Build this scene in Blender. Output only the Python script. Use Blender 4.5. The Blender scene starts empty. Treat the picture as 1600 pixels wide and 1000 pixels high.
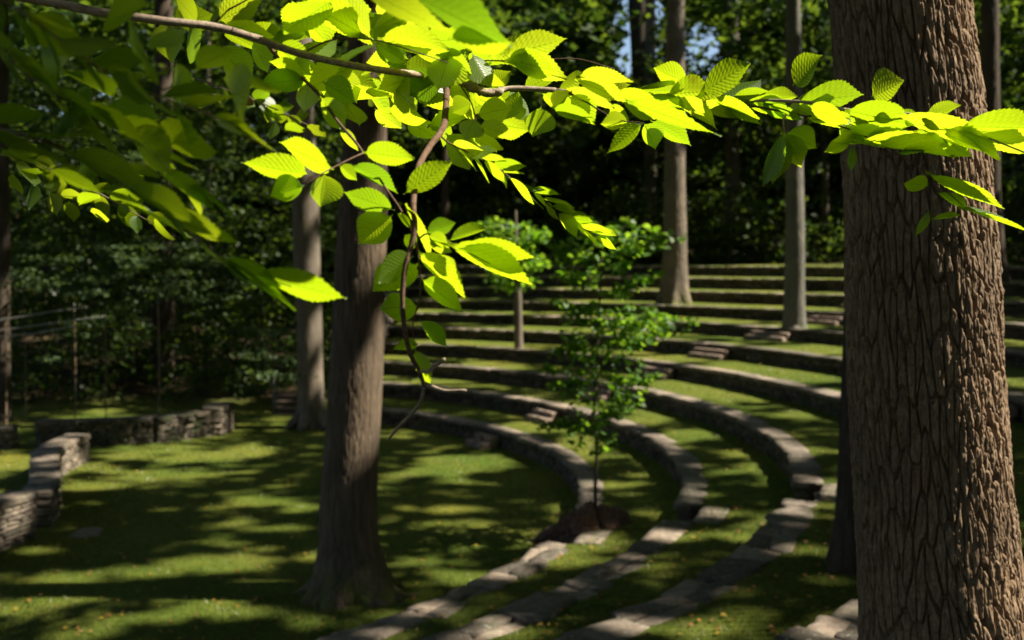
import bpy, math, random
import numpy as np
from mathutils import Vector, Matrix

random.seed(7)
RNG = np.random.default_rng(11)
sc = bpy.context.scene
COL = sc.collection

# ------------------------------------------------------------------ camera
H, HORIZON, F = 4.73, 411.2, 1584.0
PITCH = math.atan((500 - HORIZON) / F)
cam = bpy.data.cameras.new('camera')
cam.sensor_width = 36.0
cam.lens = F / 1600 * 36.0
cam.clip_start = 0.05
cam.clip_end = 600
cam.dof.use_dof = True
cam.dof.focus_distance = 3.05
cam.dof.aperture_fstop = 2.6
cam.dof.aperture_blades = 9
camo = bpy.data.objects.new('camera', cam)
camo.location = (0, 0, H)
camo.rotation_euler = (math.pi / 2 - PITCH, 0, 0)
COL.objects.link(camo)
sc.camera = camo

# ------------------------------------------------------------------ light
SUN_EL, SUN_AZ = math.radians(50), math.radians(91)      # azimuth clockwise from +Y
S = np.array([math.cos(SUN_EL) * math.sin(SUN_AZ), math.cos(SUN_EL) * math.cos(SUN_AZ), math.sin(SUN_EL)])
w = bpy.data.worlds.new('World')
sc.world = w
w.use_nodes = True
nt = w.node_tree
sky = nt.nodes.new('ShaderNodeTexSky')
sky.sky_type = 'NISHITA'
sky.sun_disc = False
sky.sun_elevation = SUN_EL
sky.sun_rotation = SUN_AZ
nt.links.new(sky.outputs[0], nt.nodes['Background'].inputs[0])
nt.nodes['Background'].inputs[1].default_value = 0.06
sun = bpy.data.lights.new('sun', 'SUN')
sun.energy = 5.0
sun.angle = math.radians(1.0)
sun.color = (1.0, 0.92, 0.74)
suno = bpy.data.objects.new('sun', sun)
suno.rotation_euler = Vector(-S).to_track_quat('-Z', 'Y').to_euler()
suno.location = (30, 10, 40)
COL.objects.link(suno)
sc.view_settings.view_transform = 'Standard'
sc.view_settings.look = 'None'
sc.view_settings.exposure = 1.42
sc.view_settings.gamma = 1.0
sc.cycles.use_denoising = True
sc.cycles.max_bounces = 7
sc.cycles.diffuse_bounces = 4
sc.cycles.transmission_bounces = 5
sc.cycles.glossy_bounces = 2
sc.cycles.sample_clamp_indirect = 6

# ------------------------------------------------------------------ helpers
def px(x, y, D):
    """point of the place seen at photo pixel x, y at forward distance D (world Y)"""
    u, v = (x - 800) / F, -(y - 500) / F
    d = np.array([u, math.cos(PITCH) + v * math.sin(PITCH), -math.sin(PITCH) + v * math.cos(PITCH)])
    return np.array([0, 0, H]) + d * (D / d[1])

def gpx(x, y, z):
    """ground point at photo pixel x, y on level z"""
    u, v = (x - 800) / F, -(y - 500) / F
    d = np.array([u, math.cos(PITCH) + v * math.sin(PITCH), -math.sin(PITCH) + v * math.cos(PITCH)])
    return np.array([0, 0, H]) + d * ((z - H) / d[2])

def topx(p):
    """photo pixel of an array of points"""
    p = np.atleast_2d(p)
    y, z = p[:, 1], p[:, 2] - H
    c, s = math.cos(PITCH), math.sin(PITCH)
    f = y * c - z * s
    up = y * s + z * c
    f = np.where(f < 0.05, 0.05, f)
    return 800 + F * p[:, 0] / f, 500 - F * up / f

def build(name, V, faces, m, parent=None, origin=(0, 0, 0), smooth=True, uv=None, attr=None):
    """V (n,3); faces: (m,k) array or list of lists"""
    V = np.asarray(V, dtype=np.float32) - np.asarray(origin, dtype=np.float32)
    me = bpy.data.meshes.new(name)
    if isinstance(faces, np.ndarray):
        k = faces.shape[1]
        me.vertices.add(len(V)); me.vertices.foreach_set('co', V.ravel())
        me.loops.add(faces.size); me.loops.foreach_set('vertex_index', faces.ravel().astype(np.int32))
        me.polygons.add(len(faces))
        me.polygons.foreach_set('loop_start', np.arange(0, faces.size, k, dtype=np.int32))
        me.update(calc_edges=True); me.validate()
    else:
        me.from_pydata([tuple(v) for v in V], [], faces); me.update()
    if smooth:
        me.polygons.foreach_set('use_smooth', np.ones(len(me.polygons), dtype=bool))
    if uv is not None:
        L = me.uv_layers.new(name='UVMap')
        idx = np.empty(len(me.loops), dtype=np.int32); me.loops.foreach_get('vertex_index', idx)
        L.data.foreach_set('uv', np.asarray(uv, dtype=np.float32)[idx].ravel())
    if attr is not None:
        a = me.attributes.new(attr[0], 'FLOAT', 'POINT'); a.data.foreach_set('value', np.asarray(attr[1], dtype=np.float32))
    me.materials.append(m)
    o = bpy.data.objects.new(name, me)
    COL.objects.link(o)
    pl = np.zeros(3)
    if parent is not None:
        o.parent = parent
        q = parent
        while q is not None:
            pl = pl + np.array(q.location); q = q.parent
    o.location = tuple(np.asarray(origin, dtype=float) - pl)
    return o

def thing(name, label, cat, loc=(0, 0, 0), group=None):
    o = bpy.data.objects.new(name, None)
    COL.objects.link(o); o.location = tuple(loc)
    o.empty_display_size = 0.2
    tag(o, label, cat, group)
    return o

def tag(o, label, cat, group=None, kind=None):
    o['label'] = label; o['category'] = cat
    if group: o['group'] = group
    if kind: o['kind'] = kind
    return o

class MB:
    """collects pieces for one mesh"""
    def __init__(s): s.v = []; s.f = []; s.n = 0
    def add(s, V, Fc):
        s.v.append(np.asarray(V, float)); s.f.extend([[i + s.n for i in f] for f in Fc]); s.n += len(V)
    def build(s, name, m, parent=None, origin=(0, 0, 0), smooth=True):
        return build(name, np.concatenate(s.v), s.f, m, parent, origin, smooth)

def rnd(a, b): return random.uniform(a, b)

# ------------------------------------------------------------------ materials
def mat(name):
    m = bpy.data.materials.new(name); m.use_nodes = True
    n = m.node_tree.nodes; b = n['Principled BSDF']
    return m, m.node_tree, n, b

def N(t, typ, **kw):
    n = t.nodes.new(typ)
    for k, v in kw.items(): setattr(n, k, v)
    return n

def ramp(t, fac, stops):
    r = N(t, 'ShaderNodeValToRGB'); e = r.color_ramp.elements
    while len(e) < len(stops): e.new(0.5)
    for el, (p, c) in zip(e, stops): el.position = p; el.color = (*c, 1)
    t.links.new(fac, r.inputs[0]); return r.outputs[0]

def noise(t, scale, detail=4, vec=None, rough=0.6, dist=0.0):
    n = N(t, 'ShaderNodeTexNoise'); n.inputs['Scale'].default_value = scale; n.inputs['Detail'].default_value = detail
    n.inputs['Roughness'].default_value = rough; n.inputs['Distortion'].default_value = dist
    if vec is not None: t.links.new(vec, n.inputs['Vector'])
    return n.outputs['Fac']

def mixc(t, fac, a, b, typ='MIX'):
    n = N(t, 'ShaderNodeMix', data_type='RGBA', blend_type=typ)
    for s_, v in ((0, fac), (6, a), (7, b)):
        if hasattr(v, 'is_output'): t.links.new(v, n.inputs[s_])
        else: n.inputs[s_].default_value = v if s_ == 0 else (*v, 1)
    return n.outputs[2]

def bump(t, b, h, strength, dist):
    n = N(t, 'ShaderNodeBump'); n.inputs['Strength'].default_value = strength; n.inputs['Distance'].default_value = dist
    t.links.new(h, n.inputs['Height']); t.links.new(n.outputs[0], b.inputs['Normal'])

def objco(t, scale=(1, 1, 1)):
    g = N(t, 'ShaderNodeNewGeometry'); mp = N(t, 'ShaderNodeMapping'); mp.inputs['Scale'].default_value = scale
    t.links.new(g.outputs['Position'], mp.inputs['Vector']); return mp.outputs[0], g

def m_grass_ground():
    m, t, n, b = mat('turf')
    v, g = objco(t)
    big = noise(t, 0.35, 5, v); fine = noise(t, 9, 6, v, 0.75)
    c1 = ramp(t, fine, [(0.3, (0.060, 0.080, 0.012)), (0.55, (0.130, 0.160, 0.024)), (0.8, (0.23, 0.235, 0.055))])
    c2 = ramp(t, big, [(0.35, (0.6, 0.75, 0.5)), (0.6, (1.1, 1.0, 0.9)), (0.75, (1.5, 1.15, 0.8))])
    c = mixc(t, 1.0, c1, c2, 'MULTIPLY')
    worn = ramp(t, noise(t, 0.55, 6, v, 0.72, 0.4), [(0.60, (0, 0, 0)), (0.70, (0.75, 0.75, 0.75))])
    c = mixc(t, worn, c, (0.10, 0.085, 0.035))
    soil = ramp(t, fine, [(0.3, (0.03, 0.02, 0.012)), (0.7, (0.09, 0.06, 0.035))])
    sx = N(t, 'ShaderNodeSeparateXYZ'); t.links.new(g.outputs['Normal'], sx.inputs[0])
    steep = ramp(t, sx.outputs[2], [(0.55, (1, 1, 1)), (0.8, (0, 0, 0))])
    c = mixc(t, steep, c, soil)
    # bare leaf litter on the forest floor outside the amphitheatre
    at = N(t, 'ShaderNodeAttribute', attribute_name='litter')
    lit = ramp(t, noise(t, 14, 5, v, 0.7), [(0.35, (0.025, 0.018, 0.010)), (0.6, (0.07, 0.05, 0.025)), (0.8, (0.13, 0.10, 0.05))])
    c = mixc(t, at.outputs['Fac'], c, lit)
    t.links.new(c, b.inputs['Base Color']); b.inputs['Roughness'].default_value = 0.95
    b.inputs['Specular IOR Level'].default_value = 0.15
    bump(t, b, noise(t, 30, 4, v, 0.8), 0.9, 0.05)
    return m

def m_stone(name, tint=(1, 1, 1), moss=0.5):
    m, t, n, b = mat(name)
    v, g = objco(t)
    per = g.outputs['Random Per Island']
    c = ramp(t, per, [(0.0, (0.09, 0.08, 0.07)), (0.35, (0.15, 0.13, 0.115)), (0.75, (0.22, 0.195, 0.17)), (1.0, (0.33, 0.28, 0.24))])
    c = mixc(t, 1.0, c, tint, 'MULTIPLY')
    st = ramp(t, noise(t, 7, 7, v, 0.7), [(0.3, (0.45, 0.42, 0.4)), (0.55, (1, 1, 1)), (0.8, (1.3, 1.28, 1.2))])
    c = mixc(t, 1.0, c, st, 'MULTIPLY')
    lich = ramp(t, noise(t, 16, 4, v, 0.6, 1.5), [(0.60, (0, 0, 0)), (0.66, (1, 1, 1))])
    c = mixc(t, lich, c, (0.33, 0.35, 0.28))
    mo = ramp(t, noise(t, 2.3, 6, v, 0.7), [(0.60 - 0.1 * moss, (0, 0, 0)), (0.75 - 0.1 * moss, (moss, moss, moss))])
    c = mixc(t, mo, c, (0.045, 0.065, 0.012))
    t.links.new(c, b.inputs['Base Color']); b.inputs['Roughness'].default_value = 0.82
    bump(t, b, noise(t, 22, 7, v, 0.75), 0.8, 0.03)
    return m

def m_bark(name, dark, light, sx=14, sz=1.6, moss=0.0, base=0.0, warm=None, dist=0.02, mossz=(0.2, 0.9)):
    m, t, n, b = mat(name)
    v, g = objco(t, (1, 1, 1))
    mp = N(t, 'ShaderNodeMapping'); mp.inputs['Scale'].default_value = (sx, sx, sz); t.links.new(v, mp.inputs['Vector'])
    f1 = noise(t, 1.0, 8, mp.outputs[0], 0.72, 0.6); f2 = noise(t, 1.7, 5, v, 0.6)
    c = ramp(t, f1, [(0.32, dark), (0.5, tuple((a + b_) / 2 for a, b_ in zip(dark, light))), (0.68, light)])
    c = mixc(t, 1.0, c, ramp(t, f2, [(0.3, (0.72, 0.74, 0.76)), (0.7, (1.2, 1.16, 1.1))]), 'MULTIPLY')
    if warm: c = mixc(t, ramp(t, noise(t, 3.1, 3, v), [(0.62, (0, 0, 0)), (0.72, (0.7, 0.7, 0.7))]), c, warm)
    if moss:
        s = N(t, 'ShaderNodeSeparateXYZ'); t.links.new(v, s.inputs[0])
        mr = N(t, 'ShaderNodeMapRange'); mr.inputs[1].default_value = base + mossz[0]; mr.inputs[2].default_value = base + mossz[1]
        mr.inputs[3].default_value = 1; mr.inputs[4].default_value = 0; t.links.new(s.outputs[2], mr.inputs[0])
        nn = ramp(t, noise(t, 4, 5, v, 0.7), [(0.42, (0, 0, 0)), (0.56, (1, 1, 1))])
        mm = N(t, 'ShaderNodeMath', operation='MULTIPLY'); t.links.new(mr.outputs[0], mm.inputs[0]); t.links.new(nn, mm.inputs[1])
        m2 = N(t, 'ShaderNodeMath', operation='MULTIPLY'); m2.inputs[1].default_value = moss; t.links.new(mm.outputs[0], m2.inputs[0])
        c = mixc(t, m2.outputs[0], c, (0.11, 0.13, 0.02))
    t.links.new(c, b.inputs['Base Color']); b.inputs['Roughness'].default_value = 0.9
    b.inputs['Specular IOR Level'].default_value = 0.25
    bump(t, b, f1, 0.9, dist)
    return m

def m_leaf(name, cols, trans, transfac=0.5, veins=False, gloss=0.06, rough=0.4):
    """thin leaf: diffuse + translucent + a little gloss; cols is a ramp over the leaf's random number"""
    m = bpy.data.materials.new(name); m.use_nodes = True; t = m.node_tree; t.nodes.clear()
    out = N(t, 'ShaderNodeOutputMaterial')
    g = N(t, 'ShaderNodeNewGeometry')
    per = g.outputs['Random Per Island']
    if veins:
        oi = N(t, 'ShaderNodeObjectInfo'); ad = N(t, 'ShaderNodeMath', operation='ADD'); fr = N(t, 'ShaderNodeMath', operation='FRACT')
        t.links.new(oi.outputs['Random'], ad.inputs[0]); t.links.new(per, ad.inputs[1]); t.links.new(ad.outputs[0], fr.inputs[0]); per = fr.outputs[0]
    c = ramp(t, per, cols); tc = ramp(t, per, trans)
    nrm = None
    if veins:
        uv = N(t, 'ShaderNodeTexCoord'); s = N(t, 'ShaderNodeSeparateXYZ'); t.links.new(uv.outputs['UV'], s.inputs[0])
        def M(op, a, b_=None, c_=None):
            k = N(t, 'ShaderNodeMath', operation=op)
            for i, q in enumerate((a, b_, c_)):
                if q is None: continue
                if hasattr(q, 'is_output'): t.links.new(q, k.inputs[i])
                else: k.inputs[i].default_value = q
            return k.outputs[0]
        av = M('ABSOLUTE', M('SUBTRACT', s.outputs[1], 0.5))             # 0..0.5 across
        ph = M('MULTIPLY', M('SUBTRACT', s.outputs[0], M('MULTIPLY', av, 0.55)), 12.0)
        fr2 = M('FRACT', ph); d = M('ABSOLUTE', M('SUBTRACT', fr2, 0.5))  # 0 at the vein
        side = M('LESS_THAN', d, 0.055)
        mid = M('LESS_THAN', av, 0.014)
        vein = M('MAXIMUM', M('MULTIPLY', side, 0.5), mid)
        pz = noise(t, 26, 5, uv.outputs['UV'], 0.6)
        mot = ramp(t, pz, [(0.3, (0.82, 0.86, 0.8)), (0.7, (1.08, 1.05, 1.0))])
        tc = mixc(t, 1.0, tc, mot, 'MULTIPLY')
        dk = mixc(t, 1.0, tc, (0.50, 0.62, 0.4), 'MULTIPLY')
        tc = mixc(t, vein, tc, dk)
        spots = ramp(t, noise(t, 5.5, 2, g.outputs['Position']), [(0.77, (0, 0, 0)), (0.80, (0.6, 0.6, 0.6))])
        tc = mixc(t, spots, tc, (0.25, 0.10, 0.01))
        bp = N(t, 'ShaderNodeBump'); bp.inputs['Strength'].default_value = 0.5; bp.inputs['Distance'].default_value = 0.002
        t.links.new(M('MULTIPLY', d, -1.0), bp.inputs['Height']); nrm = bp.outputs[0]
    df = N(t, 'ShaderNodeBsdfDiffuse'); tr = N(t, 'ShaderNodeBsdfTranslucent'); gl = N(t, 'ShaderNodeBsdfGlossy')
    gl.inputs['Roughness'].default_value = rough
    t.links.new(c, df.inputs[0]); t.links.new(tc, tr.inputs[0])
    if nrm:
        for q in (df, tr, gl): t.links.new(nrm, q.inputs['Normal'])
    mx = N(t, 'ShaderNodeMixShader'); mx.inputs[0].default_value = transfac
    t.links.new(df.outputs[0], mx.inputs[1]); t.links.new(tr.outputs[0], mx.inputs[2])
    m2 = N(t, 'ShaderNodeMixShader'); m2.inputs[0].default_value = gloss
    t.links.new(mx.outputs[0], m2.inputs[1]); t.links.new(gl.outputs[0], m2.inputs[2])
    t.links.new(m2.outputs[0], out.inputs[0])
    return m

M_TURF = m_grass_ground()
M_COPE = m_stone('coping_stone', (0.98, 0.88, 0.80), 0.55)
M_FACE = m_stone('wall_stone', (0.46, 0.40, 0.34), 0.9)  # tint darkened below the coping's to hold the shade on wall faces
M_TREAD = m_stone('step_stone', (1.35, 1.1, 1.0), 0.1)
M_STAGE = m_stone('stage_stone', (1.05, 0.95, 0.85), 0.5)
M_BIG = m_bark('furrowed_bark', (0.095, 0.055, 0.030), (0.37, 0.265, 0.18), 70, 20, warm=(0.24, 0.12, 0.06), dist=0.006)
M_BARKA = m_bark('ridged_bark', (0.06, 0.042, 0.030), (0.23, 0.175, 0.125), 26, 1.4, moss=0.8, base=0.0, dist=0.03, mossz=(0.1, 0.6))
M_BARKB = m_bark('smooth_bark', (0.11, 0.09, 0.07), (0.215, 0.18, 0.145), 12, 0.8, dist=0.012)
M_BARKD = m_bark('mossy_footed_bark', (0.11, 0.09, 0.07), (0.22, 0.18, 0.145), 22, 1.5, moss=1.0, base=2.73, dist=0.03, mossz=(0.3, 1.0))
M_BARKE = m_bark('grey_bark', (0.11, 0.105, 0.09), (0.20, 0.19, 0.165), 20, 1.5, moss=0.5, base=2.31, dist=0.02, mossz=(0.1, 0.7))
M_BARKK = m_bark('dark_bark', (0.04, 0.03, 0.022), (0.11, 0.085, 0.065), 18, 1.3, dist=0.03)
M_TWIG = m_bark('twig_bark', (0.05, 0.026, 0.016), (0.17, 0.105, 0.075), 120, 120, dist=0.001)
M_BOUGH = m_bark('bough_bark', (0.15, 0.10, 0.07), (0.46, 0.37, 0.30), 90, 90, dist=0.002)
M_DEAD = m_bark('dead_wood', (0.055, 0.032, 0.022), (0.22, 0.135, 0.10), 14, 5, dist=0.05)
M_LEAF = m_leaf('beech_leaf', [(0, (0.075, 0.15, 0.012)), (1, (0.11, 0.19, 0.018))],
                [(0, (0.22, 0.40, 0.008)), (0.15, (0.39, 0.57, 0.008)), (0.6, (0.52, 0.69, 0.010)), (1, (0.62, 0.74, 0.02))], 0.66, veins=True, gloss=0.045, rough=0.42)
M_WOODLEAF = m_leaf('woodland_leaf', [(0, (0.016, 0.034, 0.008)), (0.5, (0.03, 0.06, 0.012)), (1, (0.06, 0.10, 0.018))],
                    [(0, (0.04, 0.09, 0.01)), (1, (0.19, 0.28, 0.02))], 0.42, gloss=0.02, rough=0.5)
M_HEMLOCK = m_leaf('shrub_leaf', [(0, (0.03, 0.06, 0.02)), (1, (0.08, 0.13, 0.045))],
                   [(0, (0.05, 0.10, 0.02)), (1, (0.14, 0.20, 0.04))], 0.35, gloss=0.05, rough=0.5)
M_SAPLEAF = m_leaf('sapling_leaf', [(0, (0.04, 0.10, 0.012)), (1, (0.09, 0.20, 0.03))],
                   [(0, (0.16, 0.38, 0.01)), (1, (0.40, 0.62, 0.04))], 0.5, gloss=0.025, rough=0.5)
M_BLADE = m_leaf('grass_blade', [(0, (0.060, 0.090, 0.014)), (0.6, (0.125, 0.162, 0.028)), (1, (0.24, 0.245, 0.07))],
                 [(0, (0.07, 0.14, 0.01)), (1, (0.17, 0.25, 0.03))], 0.35, gloss=0.03)
M_FALLEN = m_leaf('fallen_leaf', [(0, (0.45, 0.30, 0.03)), (0.25, (0.40, 0.27, 0.05)), (0.5, (0.26, 0.10, 0.03)), (1, (0.22, 0.14, 0.07))],
                  [(0, (0.4, 0.28, 0.03)), (1, (0.4, 0.2, 0.05))], 0.25, gloss=0.04)
M_WOOD = m_bark('weathered_pole_wood', (0.16, 0.11, 0.07), (0.30, 0.22, 0.15), 40, 3, dist=0.004)
M_PLANK = m_bark('step_timber', (0.12, 0.08, 0.06), (0.26, 0.19, 0.15), 8, 20, dist=0.004)
def m_plain(name, col, rough=0.6, metal=0.0):
    m, t, n, b = mat(name); v, g = objco(t)
    c = mixc(t, 1.0, col, ramp(t, noise(t, 20, 4, v), [(0.3, (0.8, 0.8, 0.8)), (0.7, (1.1, 1.1, 1.1))]), 'MULTIPLY')
    t.links.new(c, b.inputs['Base Color']); b.inputs['Roughness'].default_value = rough; b.inputs['Metallic'].default_value = metal
    return m
M_CABLE = m_plain('pale_rope', (0.42, 0.40, 0.36), 0.7)
M_METAL = m_plain('dull_metal', (0.16, 0.16, 0.15), 0.5, 0.3)

# ------------------------------------------------------------------ terraces: rings round a centre
CX, CY, EX, W = -11.0, 19.75, 0.983, 0.38
R = [0, 12.12, 13.93, 15.69, 17.73, 19.77, 22.18, 24.4, 26.61, 28.67, 30.77]
Z = [0, .45, .93, 1.4, 1.86, 2.31, 2.73, 3.16, 3.63, 4.12, 4.59]
SL = 0.058
def rp(r, th, z=0.0):
    return np.array([CX + r * math.cos(th) / EX, CY + r * math.sin(th), z])
def polar(x, y):
    a, b = (x - CX) * EX, y - CY
    return np.hypot(a, b), np.arctan2(b, a)
def th_end(r): return math.acos(min(0.99, 6.1 / r))
D2R = math.pi / 180
AISLES = [(-20.6 * D2R, -16.4 * D2R), (29.9 * D2R, 33.9 * D2R)]
TH0 = -118 * D2R
NOTCH = 0.40

def hill(X, Y):  # rise added behind the wood to block bright sky between the leaves
    d = np.hypot(X, Y)
    h = np.clip((d - 52) / 38, 0, 1)
    return h * h * (3 - 2 * h) * (14.0 + 1.6 * np.sin(X * 0.11 + 1) - 3.0 * np.exp(-((X / np.maximum(Y, 1) - 0.155) / 0.07) ** 2))

def terrace_profile(notch):
    """(r, z) pairs outward"""
    P = [(0.05, 0), (4, 0), (8, 0), (10.5, 0)]
    for k in range(1, 11):
        e = R[k] + W * 0.55 + (NOTCH if notch else 0)
        zb = Z[k - 1] + SL if k > 1 else 0
        P += [(R[k] - 0.3, zb - 0.012), (e - 0.012, zb), (e + 0.012, Z[k] - 0.03), (e + 0.35, Z[k] + 0.006)]
    P += [(R[10] + 2.2, 4.66), (35.5, 4.75), (40, 4.9), (46, 5.2), (52, 5.6), (58, 6), (64, 6.3), (72, 6.6), (80, 7), (90, 7), (105, 7), (125, 7), (260, 7)]
    return P
P0, P1 = terrace_profile(False), terrace_profile(True)
FLAT = [0.0 if r < 13 else min(1.4, (r - 13) * 0.06) for r, z in P0]

def ground_z(X, Y):
    """level of the ground, arrays"""
    r, th = polar(X, Y)
    z = np.interp(r, [p[0] for p in P0], [p[1] for p in P0])
    left = np.interp(r, [p[0] for p in P0], FLAT)
    te = np.arccos(np.clip(6.1 / np.maximum(r, 6.2), 0, 0.99))
    k = np.clip((th - te) * r / 1.4, 0, 1); k = np.where(th < TH0, 1, k)
    return z * (1 - k) + left * k + hill(X, Y)

cols_th = []
for d in np.arange(-180, 180.01, 1.2):
    cols_th.append((d * D2R, False))
for a, b in AISLES:
    cols_th = [c for c in cols_th if not (a - 0.004 < c[0] < b + 0.004)]
    nt_ = a < 0
    cols_th += [(a, False), (a + 1e-5, nt_), ((a + b) / 2, nt_), (b - 1e-5, nt_), (b, False)]
cols_th.sort()
V = []; LIT = []
for th, nf in cols_th:
    for i, (r, z) in enumerate(P1 if nf else P0):
        x, y, _ = rp(r, th)
        te = th_end(max(r, 6.2))
        k = min(1, max(0, (th - te) * r / 1.4)) if th > TH0 else 1.0
        zz = z * (1 - k) + FLAT[i] * k
        zz += float(hill(np.array(x), np.array(y)))
        if r > 1 and r < 60: zz += 0.012 * math.sin(x * 1.7 + y) * math.sin(y * 1.3)
        V.append((x, y, zz))
        LIT.append(max(min(1, (r - 32.6) / 1.5) if r > 32 else 0, min(1, max(0, (r - 13.5) / 2)) if k > 0.5 else 0))
nr = len(P0); nc = len(cols_th)
i0 = np.arange(nc - 1)[:, None] * nr + np.arange(nr - 1)[None, :]
Fq = np.stack([i0, i0 + 1, i0 + nr + 1, i0 + nr], -1).reshape(-1, 4)[:, ::-1]
g = build('ground', V, Fq, M_TURF, smooth=False, attr=('litter', LIT))
g['kind'] = 'structure'; g['label'] = 'grass lawn and stepped grass terraces running back to the leaf-strewn wood floor'; g['category'] = 'ground'

# --- stones ---------------------------------------------------------------
def cube_template(n):
    idx = {}; V = []; Fc = []
    def vid(p):
        k = tuple(round(c, 4) for c in p)
        if k not in idx: idx[k] = len(V); V.append(p)
        return idx[k]
    L = np.linspace(-1, 1, n + 1)
    for ax in range(3):
        for sgn in (-1, 1):
            for i in range(n):
                for j in range(n):
                    q = []
                    for (a, b) in ((i, j), (i + 1, j), (i + 1, j + 1), (i, j + 1)):
                        p = [0, 0, 0]; p[ax] = sgn; p[(ax + 1) % 3] = L[a]; p[(ax + 2) % 3] = L[b]; q.append(vid(tuple(p)))
                    Fc.append(q if sgn > 0 else q[::-1])
    return np.array(V), Fc
T2, F2 = cube_template(2)
T4, F4 = cube_template(4)
def stone(mb, c, ax, ay, az, hx, hy, hz, rough=0.08, fine=False, rnd_=0.25):
    T, Fc = (T4, F4) if fine else (T2, F2)
    P = T.copy()
    nrm = np.linalg.norm(P, axis=1, keepdims=True)
    P = P * (1 - rnd_) + (P / nrm * 1.25) * rnd_ * np.array([1, 1, 0.9])
    P[:, 0] *= 1 + 0.10 * RNG.standard_normal() * P[:, 1]
    P[:, 1] *= 1 + 0.10 * RNG.standard_normal() * P[:, 0]
    P = P * np.array([hx, hy, hz])
    P += RNG.standard_normal(P.shape) * rough * np.array([hx, hy, hz]) * (0.7 if fine else 1)
    mb.add(c + P[:, :1] * ax + P[:, 1:2] * ay + P[:, 2:3] * az, Fc)

UP = np.array([0, 0, 1.0])
def ring_stones(k, a0, a1, cope, face, fine=False, rough_cope=False):
    """curved wall of ring k between angles a0 < a1"""
    zb = (Z[k - 1] + SL if k > 1 else 0) - 0.05
    zt = Z[k]
    # capstones
    th = a0
    while th < a1 - 0.004:
        L = rnd(0.38, 0.85) if not rough_cope else rnd(0.3, 0.9)
        th2 = min(a1, th + L / R[k])
        if a1 - th2 < 0.2 / R[k]: th2 = a1
        tm = (th + th2) / 2; hl = (th2 - th) * (R[k] + W / 2) / 2 - 0.001
        er = np.array([math.cos(tm), math.sin(tm), 0]); et = np.array([-math.sin(tm), math.cos(tm), 0])
        tilt = rnd(-0.025, 0.025)
        az = UP + et * tilt + er * rnd(-0.03, 0.03); az /= np.linalg.norm(az)
        et2 = np.cross(az, er); et2 /= np.linalg.norm(et2); er2 = np.cross(et2, az)
        if rough_cope and random.random() < 0.75:
            # two or three broken slabs side by side
            n_ = random.choice((1, 2, 2)); wd = (W + 0.14) / n_
            for j in range(n_):
                c = rp(R[k] - 0.06 + wd * (j + .5) + rnd(-.03, .03), tm, zt - 0.055 + rnd(-0.03, 0.025))
                a_ = rnd(-.25, .25); e1 = er2 * math.cos(a_) + et2 * math.sin(a_); e2 = -er2 * math.sin(a_) + et2 * math.cos(a_)
                stone(cope, c, e1, e2, az, wd * .54, hl * rnd(.98, 1.06), rnd(0.045, 0.075), 0.09, fine, 0.22)
        else:
            hw = (W + 0.06) / 2 * rnd(0.95, 1.08)
            c = rp(R[k] + W / 2 + rnd(-.015, .015), tm, zt - 0.038 + rnd(-0.008, 0.008))
            stone(cope, c, er2, et2, az, hw, hl, rnd(0.040, 0.046), 0.025, fine, 0.05)
        th = th2
    # courses under the cap
    z = zb
    while z < zt - 0.11:
        h = min(rnd(0.07, 0.13), zt - 0.095 - z)
        if h < 0.03: break
        th = a0
        while th < a1 - 0.003:
            th2 = min(a1, th + rnd(0.15, 0.48) / R[k])
            tm = (th + th2) / 2; hl = (th2 - th) * (R[k] + .1) / 2 - 0.004
            er = np.array([math.cos(tm), math.sin(tm), 0]); et = np.array([-math.sin(tm), math.cos(tm), 0])
            c = rp(R[k] + W / 2 + rnd(-.012, .018), tm, z + h / 2)
            stone(face, c, er, et, UP, W / 2 - 0.02, hl, h / 2 - 0.003, 0.035, False, 0.10)
            th = th2
        z += h

ORD = {1: 'lowest', 2: 'second', 3: 'third', 4: 'fourth', 5: 'fifth', 6: 'sixth', 7: 'seventh', 8: 'eighth', 9: 'ninth', 10: 'topmost'}
FARWORD = {1: 'lowest far terrace wall, bordering the open lawn and its bright patch behind the central trunk',
           2: 'second far terrace wall up from the lawn, curving behind the sapling stem',
           3: 'third far terrace wall up from the lawn, sweeping round to the dark step gap beside the big trunk',
           4: 'fourth far terrace wall up, with brightly lit pale capstones left of the big trunk',
           5: 'fifth far terrace wall up, seen on both sides of the big furrowed trunk',
           6: 'sixth far terrace wall up, just behind the roots of the slim grey tree',
           7: 'seventh far terrace wall up, behind the mossy-footed trunk',
           8: 'third terrace wall from the top, a dark line behind the two far trunks',
           9: 'second terrace wall from the top, below the last strip of sunlit grass',
           10: 'topmost terrace wall, a dark line right under the black undergrowth'}
NEARWORD = {1: 'nearest stretch of the lowest terrace wall, sunlit slabs running down left from the old stump',
            2: 'nearest stretch of the second terrace wall, worn slabs running from the gap to the bottom edge',
            3: 'nearest stretch of the third terrace wall, broken mossy slabs across the bottom middle',
            4: 'broad broken slabs of the fourth terrace wall at the foot of the big furrowed trunk'}
WALLG = 'curved stone walls of the grass terraces'
def step_slab(k, a0, a1, r0, r1, z, h=0.07):
    mb = MB(); tm = (a0 + a1) / 2; rm = (r0 + r1) / 2
    er = np.array([math.cos(tm), math.sin(tm), 0]); et = np.array([-math.sin(tm), math.cos(tm), 0])
    n_ = 2
    for j in range(n_):
        t_ = a0 + (a1 - a0) * (j + .5) / n_
        stone(mb, rp(rm, t_, z - h), er, et, UP, (r1 - r0) / 2, (a1 - a0) / n_ / 2 * rm - .01, h, 0.03, True, 0.08)
    return mb
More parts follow.
